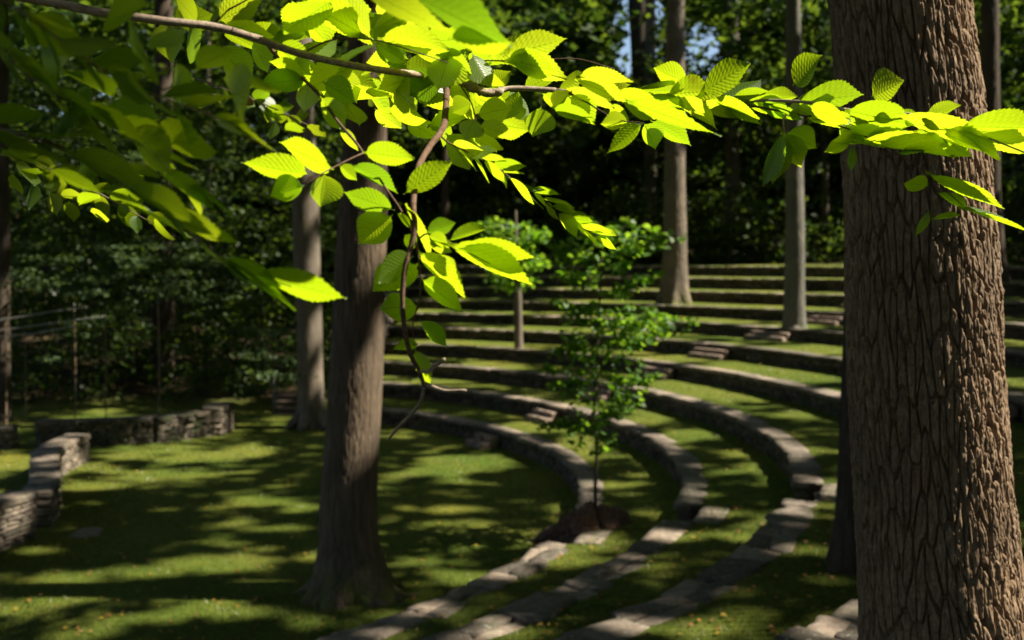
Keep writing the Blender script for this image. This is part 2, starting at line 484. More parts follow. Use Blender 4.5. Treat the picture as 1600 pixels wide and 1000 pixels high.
for k in range(1, 11):
    te = th_end(R[k])
    cuts = [TH0 + 0.02, AISLES[0][0], AISLES[0][1], AISLES[1][0], AISLES[1][1], te]
    zb = Z[k - 1] + SL if k > 1 else 0
    if k <= 4:
        root = thing('terrace_wall', NEARWORD[k], 'stone wall', rp(R[k], -0.9, zb), WALLG)
        co, fa = MB(), MB()
        a_lo = -75 * D2R
        ring_stones(k, a_lo, cuts[1], co, fa, True, True)
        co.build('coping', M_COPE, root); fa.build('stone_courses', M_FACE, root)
    root = thing('terrace_wall', FARWORD[k], 'stone wall', rp(R[k], 0.2, zb), WALLG)
    co, fa = MB(), MB()
    if k > 4: ring_stones(k, -36 * D2R, cuts[1], co, fa, False, True)
    ring_stones(k, cuts[2], cuts[5], co, fa, k <= 4)
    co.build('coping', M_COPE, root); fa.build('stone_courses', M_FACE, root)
    dz = Z[k] - zb
    a, b = AISLES[0]
    step_slab(k, a, b, R[k] + 0.20, R[k] + 0.34, zb + dz / 3).build('step', M_COPE, root)
    step_slab(k, a, b, R[k] + 0.30, R[k] + 0.46, zb + dz * 2 / 3).build('step', M_COPE, root)
    step_slab(k, a, b, R[k] + 0.40, R[k] + 0.82, Z[k] + 0.01).build('step', M_COPE, root)
    for a, b in ([AISLES[1]] if k < 5 else [AISLES[1], (-5.5 * D2R, -2.2 * D2R)]):
        step_slab(k, a, b, R[k] - 0.52, R[k] - 0.03, zb + dz / 3, .09).build('step', M_TREAD, root)
        step_slab(k, a, b, R[k] - 0.27, R[k] - 0.02, zb + dz * 2 / 3, .09).build('step', M_TREAD, root)

# stone stair flight closing the left ends of the upper terraces
root = thing('stone_staircase', 'flight of worn stone steps climbing at the left ends of the upper terraces', 'steps', (-5.2, 36, 1.4))
for i in range(18):
    r = 17.2 + i * 0.62; z = np.interp(r, [R[i_] for i_ in range(1, 11)], Z[1:]) + 0.1
    a = th_end(r); mb = MB()
    stone(mb, rp(r, a + 0.7 / r, z - .12), np.array([math.cos(a), math.sin(a), 0]), np.array([-math.sin(a), math.cos(a), 0]), UP, .36, .75, .13, .03, True, .08)
    mb.build('step', M_COPE, root)

# ------------------------------------------------------------------ stage walls on the left
def free_wall(name, label, pts, height, thick, group=None, m=None, z0=0.0, cap=0.06):
    """stone wall along a plan polyline"""
    pts = [np.array([p[0], p[1], 0.0]) for p in pts]
    root = thing(name, label, 'stone wall', (pts[0][0], pts[0][1], z0), group)
    co, fa = MB(), MB()
    for a, b in zip(pts[:-1], pts[1:]):
        L = np.linalg.norm(b - a); t = (b - a) / L; nrm = np.array([t[1], -t[0], 0])
        s = 0
        while s < L - .02:
            l = min(rnd(.3, .6), L - s)
            if L - s - l < .15: l = L - s
            stone(co, a + t * (s + l / 2) + UP * (z0 + height - cap), nrm, t, UP, thick / 2 + .02, l / 2 + .004, cap, .022, True, .05); s += l
        z = z0 - .05
        while z < z0 + height - 2 * cap:
            h = min(rnd(.06, .11), z0 + height - 2 * cap - z + .01)
            if h < .02: break
            s = 0
            while s < L - .01:
                l = min(rnd(.14, .42), L - s)
                stone(fa, a + t * (s + l / 2) + UP * (z + h / 2) + nrm * rnd(-.006, .006), nrm, t, UP, thick / 2, l / 2, h / 2 - .001, .025, False, .06); s += l
            z += h
    co.build('coping', m or M_STAGE, root); fa.build('stone_courses', m or M_STAGE, root)
    return root
def g2(x, y): p = gpx(x, y, 0); return (p[0], p[1])
SG = 'low walls round the stage lawn'
a0_, a1_ = np.array(g2(-90, 900)), np.array(g2(38, 841))
free_wall('low_stone_wall', 'nearest stretch of the rough stone wall at the left edge of the lawn', [a0_ - (.2, 0), (a0_ + a1_) / 2 - (.2, 0), g2(40, 838)], .80, .5, SG)
free_wall('low_stone_wall', 'sunlit far stretch of the left stone wall winding away and ending on the lawn', [g2(56, 826), g2(70, 808), g2(73, 786), g2(70, 764), g2(78, 745), g2(98, 732), g2(123, 720)], .66, .5, SG)
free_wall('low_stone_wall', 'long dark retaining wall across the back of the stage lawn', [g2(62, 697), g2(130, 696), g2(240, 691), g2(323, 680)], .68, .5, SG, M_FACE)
free_wall('low_stone_wall', 'pale sunlit end pier of the long back wall', [g2(331, 681), g2(352, 670)], .78, .55, SG)
free_wall('low_stone_wall', 'short back wall piece at the far left edge of the photo', [g2(-60, 700), g2(24, 699)], .55, .4, SG)
mb = MB(); p = gpx(137, 833, 0)
stone(mb, p, np.array([1, .1, 0]), np.array([-.1, 1, 0]), UP, .23, .30, .035, .05, True, .5)
tag(mb.build('flat_stone', M_STAGE, None, p), 'flat brown stone lying in the lawn near the left wall', 'stone')

# ------------------------------------------------------------------ tubes and trunks
def catmull(P, n):
    P = np.asarray(P, float); Q = []
    ext = np.vstack([2 * P[0] - P[1], P, 2 * P[-1] - P[-2]])
    for i in range(len(P) - 1):
        p0, p1, p2, p3 = ext[i:i + 4]
        for t in np.linspace(0, 1, n, endpoint=False):
            Q.append(0.5 * ((2 * p1) + (-p0 + p2) * t + (2 * p0 - 5 * p1 + 4 * p2 - p3) * t * t + (-p0 + 3 * p1 - 3 * p2 + p3) * t ** 3))
    Q.append(P[-1]); return np.array(Q)

def tube(mb, P4, sides=8, n=5, knob=0.06):
    """P4 rows x,y,z,r"""
    Q = catmull(P4, n); V = []; Fc = []
    C, Rr = Q[:, :3], np.maximum(Q[:, 3], 1e-4)
    T = np.gradient(C, axis=0); T /= np.linalg.norm(T, axis=1, keepdims=True) + 1e-9
    ref = np.array([0, 0, 1.0]) if abs(T[0][2]) < .9 else np.array([1.0, 0, 0])
    u = np.cross(T[0], ref); u /= np.linalg.norm(u)
    for i in range(len(C)):
        u = u - T[i] * u.dot(T[i]); u /= np.linalg.norm(u) + 1e-9; v = np.cross(T[i], u)
        for s in range(sides):
            a = 2 * math.pi * s / sides
            V.append(C[i] + (u * math.cos(a) + v * math.sin(a)) * Rr[i] * (1 + knob * random.gauss(0, 1)))
    for i in range(len(C) - 1):
        for s in range(sides):
            s2 = (s + 1) % sides
            Fc.append([i * sides + s, i * sides + s2, (i + 1) * sides + s2, (i + 1) * sides + s])
    k = len(V); V.append(C[-1] + T[-1] * Rr[-1]); V.append(C[0])
    for s in range(sides):
        Fc.append([(len(C) - 1) * sides + s, (len(C) - 1) * sides + (s + 1) % sides, k]); Fc.append([(s + 1) % sides, s, k + 1])
    mb.add(V, Fc)

def hash2(i, j, s):
    x = np.sin(i * 127.1 + j * 311.7 + s * 74.7) * 43758.5453
    return x - np.floor(x)
def cells(u, v, nu, seed):
    """F2-F1 of jittered points, periodic in u with nu cells"""
    iu, iv = np.floor(u), np.floor(v)
    f1 = np.full(u.shape, 9.0); f2 = np.full(u.shape, 9.0)
    for du in (-1, 0, 1):
        for dv in (-1, 0, 1):
            cu, cv = iu + du, iv + dv; wu = np.mod(cu, nu)
            d = np.hypot(cu + .15 + .7 * hash2(wu, cv, seed) - u, cv + .1 + .8 * hash2(wu, cv, seed + 5) - v)
            m_ = d < f1; f2 = np.where(m_, f1, np.minimum(f2, d)); f1 = np.where(m_, d, f1)
    return f2 - f1
def vnoise(u, v, nu, seed):
    iu, iv = np.floor(u), np.floor(v); a, b = u - iu, v - iv; a = a * a * (3 - 2 * a); b = b * b * (3 - 2 * b)
    h = lambda i, j: hash2(np.mod(i, nu), j, seed)
    return (h(iu, iv) * (1 - a) + h(iu + 1, iv) * a) * (1 - b) + (h(iu, iv + 1) * (1 - a) + h(iu + 1, iv + 1) * a) * b

WARP = 0.9
def trunk_mesh(name, m, parent, path, nth, zs, nu, vs, depth, flare=0.0, flare_h=0.8, lobes=5, seed=1, lump=0.03, sharp=0.28, fine_bark=False):
    """path rows X,Y,z,r; surface with real furrows: nu ridges round, vs metres per plate"""
    path = np.asarray(path, float); zs = np.asarray(zs)
    cx = np.interp(zs, path[:, 2], path[:, 0]); cy = np.interp(zs, path[:, 2], path[:, 1]); rr = np.interp(zs, path[:, 2], path[:, 3])
    th = np.linspace(0, 2 * math.pi, nth, endpoint=False)
    TH, ZZ = np.meshgrid(th, zs)
    u = TH / (2 * math.pi)
    warp = WARP * (vnoise(u * 9, ZZ * 1.3, 9, seed) - .5) + 0.5 * (vnoise(u * 23, ZZ * 4, 23, seed + 1) - .5)
    h = cells(u * nu + warp * 1.6, ZZ / vs + 1.2 * vnoise(u * nu, ZZ * 2, nu, seed + 2), nu, seed)
    # u * nu + warp stays periodic because warp is periodic
    h = np.clip(h / sharp, 0, 1); h = h * h * (3 - 2 * h)
    if fine_bark:
        # long plates with narrow dark cracks, each plate standing at its own height, with flaky cross cracks
        hb = cells(u * nu * 2 + warp * 2.2 + .5, ZZ / (vs * .33), nu * 2, seed + 9)
        hb = np.clip(hb / .22, 0, 1)
        tone = vnoise(u * nu * 1.0, ZZ / vs * 1.4, nu, seed + 11)
        h = h * (.72 + .28 * tone) + .16 * (hb - 1) * (tone > .35)
    h2 = vnoise(u * nu * 3, ZZ / vs * 5, nu * 3, seed + 3) * .35 + vnoise(u * nu * 6, ZZ / vs * 14, nu * 6, seed + 4) * .15
    base = path[0, 2]
    fl = flare * np.exp(-(ZZ - base) / flare_h * 2.2)
    lob = 0.55 + 0.45 * np.cos(TH * lobes + 1.3 * np.sin(TH * 2 + seed) + seed) + 0.25 * np.cos(TH * (lobes - 2) + seed * 2)
    rad = rr[:, None] * (1 + lump * np.sin(TH * 2 + ZZ * .8 + seed) + lump * .6 * np.sin(TH * 3 - ZZ * 1.7)) + fl * lob + depth * (h - 1) + depth * (h2 - .25)
    V = np.stack([cx[:, None] + rad * np.cos(TH), cy[:, None] + rad * np.sin(TH), ZZ], -1).reshape(-1, 3)
    n0 = np.arange(len(zs) - 1)[:, None] * nth; s0 = np.arange(nth)[None, :]; s1 = (s0 + 1) % nth
    Fc = np.stack([n0 + s0, n0 + s1, n0 + nth + s1, n0 + nth + s0], -1).reshape(-1, 4)
    return build(name, V, Fc, m, parent, tuple(path[0, :3]))

# ------------------------------------------------------------------ light gaps in the leaf canopy (shaped so the sun lands on the wanted patches)
GAPS = []     # cx, cy, z, rx, ry
def gp(x, y, z, rx, ry):
    p = gpx(x, y, z); D = p[1]
    m_ = .03 + max(0, min(.45, (D - 22) * .04))
    GAPS.append((p[0], p[1], z, rx * D / F * 1.1 + m_ * 1.6, m_ + min(2.2, ry * D * D / (F * (H - z)) * 1.05 + .03)))
for a in [(380,706,38,9),(308,714,60,9),(236,741,70,10),(126,732,34,8),(20,725,45,14),(407,785,50,9),(475,792,30,10),(451,824,42,5),(341,879,95,13),(235,893,60,10),
          (110,901,55,9),(418,912,45,8),(99,941,36,5),(330,957,105,11),(210,968,60,7),(730,722,78,12),(690,741,42,4),(622,746,16,5),(717,752,24,4),(765,758,16,4),(705,797,64,5),
          (715,819,80,5),(720,900,62,10),(650,740,40,3),(605,820,14,18),(150,760,60,6),(60,860,36,8),(480,870,30,5)]:
    gp(a[0], a[1], 0, a[2], a[3])
for a in [(967,759,38,6),(985,775,20,4),(925,851,55,17),(1000,745,30,5),(850,868,60,14),(790,893,40,9),(860,920,26,4),(760,690,60,6),(850,668,50,7),(700,962,30,6),(905,700,20,25),(915,770,14,26)]:
    gp(a[0], a[1], Z[1], a[2], a[3])
for a in [(1075,682,52,8),(1148,711,38,5),(1155,738,52,5),(1016,652,34,12),(1072,838,44,8),(1153,843,44,8),(1020,835,38,10),(1085,770,14,14),(1050,690,26,16),(880,640,60,7),(760,985,40,8),(1130,800,30,5),(990,880,20,4)]:
    gp(a[0], a[1], Z[2], a[2], a[3])
for a in [(1115,616,72,11),(1040,606,50,9),(1247,652,42,7),(1293,705,30,6),(1256,861,44,9),(1294,907,32,4),(1271,803,30,5),(1173,962,48,12),(1072,981,95,15),(1130,928,18,5),(1235,790,26,12),(1230,700,26,22),(960,976,45,10),(1190,925,26,5)]:
    gp(a[0], a[1], Z[3], a[2], a[3])
for a in [(1247,590,66,10),(1150,575,60,8),(1300,612,30,6),(1250,970,55,26),(1330,915,20,9),(1060,560,60,6),(960,548,60,6)]:
    gp(a[0], a[1], Z[4], a[2], a[3])
for a in [(1297,547,40,6),(1200,530,50,4),(1080,523,60,4),(1590,600,25,12),(780,530,60,4)]: gp(a[0], a[1], Z[5], a[2], a[3])
for a in [(1300,503,40,6),(1160,497,60,5),(1000,492,70,4),(760,505,70,4),(1240,523,26,5),(1590,535,30,6)]: gp(a[0], a[1], Z[6], a[2], a[3])
for a in [(750,482,75,5),(1300,476,40,5),(1140,474,60,4),(930,478,60,4)]: gp(a[0], a[1], Z[7], a[2], a[3])
for a in [(760,463,90,5),(1180,452,130,5),(960,455,60,4)]: gp(a[0], a[1], Z[8], a[2], a[3])
for a in [(1220,435,120,2),(820,440,80,3),(1000,436,70,2)]: gp(a[0], a[1], Z[9], a[2], a[3])
# trunks catching the sun
def gp3(x, y, D, rx, ry):
    p = px(x, y, D); GAPS.append((p[0], p[1], p[2], rx, ry))
for y in (560, 600, 640, 690): gp3(580, y, 14.2, .35, .5)
for y in (250, 330, 420, 520, 600): gp3(490, y, 29, .45, .8)
for y in (130, 200, 300, 380, 430): gp3(1062, y, 40, .5, 1.2)
for y in (350, 450, 500): gp3(1246, y, 31.2, .5, 1.0)
for y in (230, 270): gp3(1150, y, 54, .8, 1.5)
for zz in np.arange(2.6, 7.4, .3): GAPS.append((2.38 + .02 * math.sin(zz * 5), 4.4, zz, .36, .6))
# the sapling beside the lowest wall
for y, x, r_ in ((520, 1000, .7), (600, 930, .6), (600, 1010, .5), (500, 1040, .4), (680, 930, .3), (390, 930, .5), (470, 900, .5), (565, 900, .4)): gp3(x, y, 17.2, r_ + .12, r_ + .12)
# the foreground spray of leaves
for x in np.arange(540, 1680, 60):
    for y in (40, 170, 300): gp3(x, y, 2.65, .42, .70)
for x in np.arange(540, 900, 60):
    for y in (0, 250, 350, 450): gp3(x, y, 2.4, .42, .55)
for y in (500, 560, 620, 690): gp3(655, y, 2.35, .55, .75)
for a in [(130, 190, 1.85), (310, 345, 1.9), (420, 440, 1.9), (480, 460, 1.9), (380, 100, 2.4), (350, 30, 2.5)]: gp3(a[0], a[1], a[2], .05, .12)
for a in [(60, 300), (100, 310), (160, 290), (200, 320), (230, 340), (120, 270), (180, 270)]: gp3(a[0], a[1], 4.2, .12, .3)
for x in (420, 450, 400, 470): gp3(x, 180, 5.0, .2, .4)
# sunlit undergrowth behind
for (x, y, D, r_) in ((200, 440, 29, 1.1), (110, 520, 28, .6), (250, 400, 29, .8), (60, 410, 30, .8), (330, 430, 32, .7), (430, 540, 34, .8), (130, 400, 30, .7)): gp3(x, y, D, r_, r_)
for i in range(26):
    gp3(rnd(640, 1600), rnd(0, 370), rnd(42, 60), rnd(.5, 1.6), rnd(.5, 1.6))
for i in range(16):
    gp3(rnd(0, 640), rnd(0, 330), rnd(33, 55), rnd(.4, 1.1), rnd(.4, 1.1))
# bright stage stones
for a in ((338, 662, 27.6), (110, 712, 23), (85, 765, 19.5), (30, 800, 16.8), (70, 720, 21)): gp3(a[0], a[1], a[2], .35, .45)
GAPS = np.array(GAPS)

def gap_cull(P, soft=0.6):
    """keep mask for leaves at P (n,3): False where they would shade a sun patch"""
    keep = np.ones(len(P), bool)
    thr = 1 + soft * RNG.standard_normal(len(P)) * .5
    thr = np.clip(thr, .5, 1.5)
    for cx_, cy_, cz_, rx_, ry_ in GAPS:
        h = (P[:, 2] - cz_) / S[2]
        qx = P[:, 0] - S[0] * h - cx_; qy = P[:, 1] - S[1] * h - cy_
        keep &= ~((h > .4) & ((qx / rx_) ** 2 + (qy / ry_) ** 2 < thr))
    return keep

def in_view(P, pad=40):
    x, y = topx(P)
    return (P[:, 1] > .1) & (x > -pad) & (x < 1600 + pad) & (y > -pad) & (y < 1000 + pad)

def sky_hole(P):
    x, y = topx(P)
    jit = RNG.normal(0, 9, len(P))
    a = ((x - 1000) / 42) ** 2 + ((y - 40) / 85) ** 2 < 1 + jit * .05
    b = ((x - 1095) / 40) ** 2 + ((y - 75) / 48) ** 2 < 1 + jit * .05
    c = ((x - 985) / 26) ** 2 + ((y - 95) / 30) ** 2 < 1
    d = ((x - 170) / 30) ** 2 + ((y - 150) / 10) ** 2 < .5
    hole = (a | b | c | d) & (P[:, 1] > 40)
    return hole & (RNG.random(len(P)) < .93)

def leaf_cards(P, size, flat=0.5, asp=0.6, six=False, axis=None):
    """leaf shaped faces at P; flat -> 1 makes them level"""
    n = len(P)
    nrm = RNG.standard_normal((n, 3)); nrm /= np.linalg.norm(nrm, axis=1, keepdims=True)
    nrm = nrm * (1 - flat) + UP * flat; nrm /= np.linalg.norm(nrm, axis=1, keepdims=True)
    a = RNG.standard_normal((n, 3)) if axis is None else axis + .35 * RNG.standard_normal((n, 3))
    a -= nrm * (a * nrm).sum(1, keepdims=True); a /= np.linalg.norm(a, axis=1, keepdims=True) + 1e-9
    b = np.cross(nrm, a)
    s = (size * (0.65 + 0.7 * RNG.random(n)))[:, None] / 2
    if not six:
        V = np.stack([P - a * s, P - b * s * asp - a * s * .1, P + a * s, P + b * s * asp - a * s * .1], 1).reshape(-1, 3)
        return V, np.arange(4 * n).reshape(-1, 4)
    d = nrm * s * .18
    V = np.stack([P - a * s, P - a * s * .45 - b * s * asp * .85 + d, P + a * s * .25 - b * s * asp + d, P + a * s - d,
                  P + a * s * .25 + b * s * asp + d, P - a * s * .45 + b * s * asp * .85 + d], 1).reshape(-1, 3)
    return V, np.arange(6 * n).reshape(-1, 6)

def clumps(C, rad, n, flatten=0.5):
    """n points round each centre"""
    C = np.asarray(C, float); rad = np.broadcast_to(np.asarray(rad, float), (len(C),))
    d = RNG.standard_normal((len(C), n, 3)); d /= np.linalg.norm(d, axis=2, keepdims=True)
    d *= (RNG.random((len(C), n, 1)) ** .45) * rad[:, None, None]; d[:, :, 2] *= flatten
    return (C[:, None, :] + d).reshape(-1, 3)

# ------------------------------------------------------------------ canopy: one leafy roof over the place
nC = 5200
C = np.stack([RNG.uniform(-22, 52, nC), RNG.uniform(-22, 74, nC), RNG.uniform(11.0, 21, nC)], 1)
# leave the roof thinner where the far terraces lie in the sun
P = clumps(C, RNG.uniform(1.0, 2.2, nC), 46, .45)
keep = gap_cull(P) & ~(in_view(P, 60) & (P[:, 1] < 44))  # leaves cut out of this mostly unseen roof to shape the sun patches
P = P[keep]
P = P[~sky_hole(P)]
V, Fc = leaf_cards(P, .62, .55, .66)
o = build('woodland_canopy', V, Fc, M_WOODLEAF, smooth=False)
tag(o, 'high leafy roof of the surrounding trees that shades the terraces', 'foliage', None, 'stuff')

# ------------------------------------------------------------------ trees
def crown_part(parent, x, y, z0, n=1400, rad=4.0, mat_=None):
    cs = np.stack([x + RNG.normal(0, rad * .5, 26), y + RNG.normal(0, rad * .5, 26), z0 + RNG.uniform(0, 5, 26)], 1)
    P = clumps(cs, 1.3, n // 26, .5)
    P = P[gap_cull(P) & ~(in_view(P, 50) & (P[:, 1] < 44)) & ~sky_hole(P)]
    if len(P) < 4: return
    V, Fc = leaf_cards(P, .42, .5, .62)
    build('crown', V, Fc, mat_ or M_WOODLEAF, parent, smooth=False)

def limbs(m, root, x, y, z0, z1, r, n=6):
    for i in range(n):
        a = rnd(0, 6.28); z = rnd(z0, z1); L = rnd(2, 4)
        p = np.array([x, y, z]); d = np.array([math.cos(a), math.sin(a), .55])
        mb = MB(); tube(mb, [(*p, r * .35), (*(p + d * L * .4 + UP * .1), r * .25), (*(p + d * L + UP * .3), r * .06)], 6, 3); mb.build('limb', m, root)

TREES = []
def tree(label, pts, m, D, z0, ztop, nth=96, dz=.05, nu=30, vs=.3, depth=.012, flare=0., fh=.6, lobes=5, seed=1, group=None, crown=True, name='tree', lump=.03, rootzone=None, cat='tree'):
    """pts: (photo y, left x, right x) trunk edges at distance D"""
    path = []
    for (y, xl, xr) in sorted(pts, key=lambda q: -q[0]):
        a, b = px(xl, y, D), px(xr, y, D)
        path.append(((a[0] + b[0]) / 2, D, a[2], (b[0] - a[0]) / 2))
    path[0] = (path[0][0], D, z0 - .15, path[0][3])
    lx = path[-1]; zt = ztop
    path.append((lx[0] + (lx[0] - path[0][0]) * .3, D, zt, lx[3] * .55))
    root = thing(name, label, cat, (path[0][0], D, z0), group)
    vis = px(800, -30, D)[2]
    zs = np.concatenate([np.arange(z0 - .15, min(vis, zt), dz), np.linspace(min(vis, zt), zt, 14)])
    trunk_mesh('trunk', m, root, path, nth, zs, nu, vs, depth, flare, fh, lobes, seed, lump)
    limbs(m, root, path[-1][0], D, max(vis + .5, zt - 6), zt, lx[3], 4)
    if crown: crown_part(root, path[-1][0], D, max(zt - 4, vis + 1.5))
    TREES.append((root, path))
    return root, path

# big furrowed trunk on the right
DB = 4.5
pts = [(1040, 1348, 1622), (900, 1344, 1592), (750, 1336, 1574), (600, 1328, 1563), (450, 1326, 1556), (300, 1322, 1543), (150, 1312, 1528), (0, 1298, 1506), (-60, 1292, 1500)]
path = []
for (y, xl, xr) in pts:
    a, b = px(xl, y, DB), px(xr, y, DB); path.append(((a[0] + b[0]) / 2, DB, a[2], (b[0] - a[0]) / 2))
path = [(path[0][0] + .03, DB, 2.3, path[0][3] * 1.12)] + path + [(path[-1][0] - .25, DB, 15, .16)]
root = thing('tree', 'massive deeply furrowed trunk in the right foreground, lit along its right side', 'tree', (path[0][0], DB, 2.31))
zs = np.concatenate([np.arange(2.3, 2.9, .02), np.arange(2.9, 6.15, .0036), np.arange(6.15, 15, .12)])
WARP = .45
trunk_mesh('trunk', M_BIG, root, path, 800, zs, 54, .24, .031, .10, .5, 5, 3, .012, .20, True)
WARP = .9
limbs(M_BIG, root, path[-1][0] + .1, DB, 10, 14, .22, 6)
crown_part(root, path[-1][0], DB, 11.5, 1600, 4.5)

WARP = .35
tree('central brown trunk on the lawn with flaring mossy roots and a sunlit patch', [(930, 480, 618), (905, 488, 609), (882, 491, 603), (850, 498, 594), (800, 498, 590), (700, 507, 592), (600, 514, 597), (500, 520, 600), (400, 526, 603), (300, 532, 605), (150, 540, 603), (0, 546, 598)],
     M_BARKA, 14.36, 0, 16, 260, .022, 70, .45, .010, .50, .45, 6, 4, lump=.02)
WARP = .9
tree('pale smooth grey-brown trunk behind the left of the central trunk', [(650, 464, 508), (600, 465, 506), (500, 463, 503), (400, 459, 500), (300, 456, 497), (150, 452, 490), (0, 450, 486)],
     M_BARKB, 29.0, 0, 20, 120, .06, 40, .8, .006, .13, .6, 6, 9, lump=.02)
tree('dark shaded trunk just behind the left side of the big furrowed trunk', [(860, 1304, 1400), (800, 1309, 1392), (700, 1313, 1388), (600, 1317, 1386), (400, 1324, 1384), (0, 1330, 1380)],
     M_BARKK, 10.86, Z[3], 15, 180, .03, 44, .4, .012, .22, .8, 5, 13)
tree('grey-brown trunk with bright moss on its spreading roots among the upper terraces', [(470, 1031, 1078), (400, 1036, 1073), (250, 1038, 1071), (100, 1040, 1070), (0, 1042, 1070)],
     M_BARKD, 39.0, Z[6], 24, 120, .06, 36, .6, .02, .75, .9, 7, 5)
tree('slim straight grey trunk on the terraces left of the big trunk', [(500, 1224, 1258), (400, 1227, 1257), (300, 1228, 1256), (100, 1228, 1252), (0, 1228, 1250)],
     M_BARKE, 31.3, Z[5], 22, 100, .05, 34, .5, .010, .42, .7, 6, 6)
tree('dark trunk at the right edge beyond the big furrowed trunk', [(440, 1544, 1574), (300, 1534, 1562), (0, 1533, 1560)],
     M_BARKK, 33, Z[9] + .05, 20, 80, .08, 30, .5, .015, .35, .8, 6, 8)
BG = 'dark trunks of the wood behind'
def gz(x, y, D):
    p = px(x, y, D); return float(ground_z(np.array([p[0]]), np.array([D]))[0])
for lab, x0, x1, xt, D, m, sd in [
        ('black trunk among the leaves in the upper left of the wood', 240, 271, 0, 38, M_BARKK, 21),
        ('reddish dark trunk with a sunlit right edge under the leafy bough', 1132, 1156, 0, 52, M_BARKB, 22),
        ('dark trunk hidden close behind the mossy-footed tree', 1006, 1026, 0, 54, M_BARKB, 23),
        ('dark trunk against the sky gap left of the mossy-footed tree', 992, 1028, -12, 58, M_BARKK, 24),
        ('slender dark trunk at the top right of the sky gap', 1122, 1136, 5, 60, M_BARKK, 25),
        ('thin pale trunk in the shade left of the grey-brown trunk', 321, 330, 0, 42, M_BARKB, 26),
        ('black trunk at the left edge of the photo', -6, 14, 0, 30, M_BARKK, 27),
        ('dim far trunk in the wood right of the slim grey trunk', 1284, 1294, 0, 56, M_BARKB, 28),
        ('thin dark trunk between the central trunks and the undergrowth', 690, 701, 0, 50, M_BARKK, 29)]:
    z0 = gz((x0 + x1) / 2, 400, D)
    yb = 411 + (H - z0) * F / D
    tree(lab, [(yb - 10, x0 - 2, x1 + 2), (250, x0, x1), (0, x0 + 2 + xt, x1 - 2 + xt)], m, D, z0, 24, 40, .2, 20, .6, .02, .15, .6, 5, sd, BG, crown=(D > 45))

def add_roots(root, x, y, z0, r0, spec, m):
    """surface roots running out from a trunk foot: (angle deg, length, thickness)"""
    for a, L, th_ in spec:
        a *= D2R; mb = MB(); P_ = []
        for q, hh, rr_ in ((.55, .42, 1.5), (.95, .20, 1.3), (1.3, .08, 1.0), (1.3 + L * .5, .01, .5), (1.3 + L, -.03, .2)):
            aa = a + rnd(-.10, .10) * q
            P_.append((x + math.cos(aa) * r0 * q, y + math.sin(aa) * r0 * q, z0 + hh * r0 / .4, th_ * rr_))
        tube(mb, P_, 10, 6, .06); mb.build('root', m, root)
rt, pp = TREES[0]; add_roots(rt, pp[0][0], pp[0][1], 0, .42, [(-178, 1.0, .11), (-145, .8, .10), (-118, .7, .11), (-85, .55, .09), (-55, .8, .10), (-28, 1.1, .11), (-4, 1.3, .09), (25, .8, .1), (160, .8, .1)], M_BARKA)
rt, pp = TREES[3]; add_roots(rt, pp[0][0], pp[0][1], Z[6], .50, [(-175, .9, .17), (-140, .6, .15), (-105, .6, .16), (-70, .5, .15), (-35, .8, .16), (-5, 1.2, .15)], M_BARKD)
rt, pp = TREES[4]; add_roots(rt, pp[0][0], pp[0][1], Z[5], .40, [(-170, .6, .11), (-130, .6, .10), (-95, .5, .11), (-60, .5, .10), (-20, .7, .11)], M_BARKE)
rt, pp = TREES[1]; add_roots(rt, pp[0][0], pp[0][1], 0, .45, [(-165, .5, .12), (-100, .4, .12), (-30, .6, .12)], M_BARKB)

# ------------------------------------------------------------------ young trees with visible leaves
def px_cloud(regions, D, dD, n):
    """points spread in photo ellipses (x,y,rx,ry,weight) at distance D +- dD"""
    ws = np.array([r_[4] for r_ in regions], float); ws /= ws.sum(); out = []
    for r_, w_ in zip(regions, ws):
        for _ in range(max(1, int(n * w_))):
            a, q = rnd(0, 6.283), math.sqrt(random.random())
            out.append(px(r_[0] + r_[2] * q * math.cos(a), r_[1] + r_[3] * q * math.sin(a), D + random.gauss(0, dD)))
    return np.array(out)

SAPD = 17.2
root = thing('sapling', 'young leafy sapling with a thin dark stem rising behind the lowest wall', 'tree', gpx(931, 800, Z[1]))
mb = MB()
sap = [(931, 806, .034), (930, 760, .030), (932, 700, .028), (928, 640, .025), (933, 560, .022), (936, 480, .018), (940, 420, .013), (938, 345, .006)]
tube(mb, [(*px(x, y, SAPD), r) for x, y, r in sap], 8, 4)
mb.build('trunk', M_BARKK, root)
br = []
for (x0, y0, x1, y1) in [(932, 660, 862, 668), (930, 650, 985, 632), (932, 610, 1012, 588), (931, 600, 860, 590), (934, 560, 1045, 520), (934, 550, 880, 548), (935, 520, 1062, 500), (936, 500, 878, 490),
                         (936, 470, 1005, 440), (938, 450, 886, 430), (940, 420, 1035, 372), (940, 410, 868, 392), (939, 380, 985, 350), (938, 370, 900, 345)]:
    d = rnd(-.6, .6); mb = MB()
    a, b = px(x0, y0, SAPD), px(x1, y1, SAPD + d); mid = (a + b) / 2 + UP * .05
    tube(mb, [(*a, .010), (*mid, .007), (*b, .003)], 5, 3); mb.build('branch', M_BARKK, root); br.append((a, b))
P = []
for a, b in br:
    L = np.linalg.norm(b - a)
    for c in np.linspace(.3, 1.05, 6):
        q = a + (b - a) * c + RNG.normal(0, .07, 3)
        P.append(clumps([q], rnd(.16, .30), int(rnd(12, 22)), .45))
P = np.concatenate(P + [px_cloud([(945, 600, 70, 65, 1.1), (990, 510, 65, 32, 1), (925, 520, 50, 50, .6), (930, 400, 62, 40, .8), (1005, 375, 35, 24, .4), (925, 685, 40, 28, .4)], SAPD, .4, 900)])
V, Fc = leaf_cards(P, .135, .55, .66, True)
build('foliage', V, Fc, M_SAPLEAF, root, smooth=False)

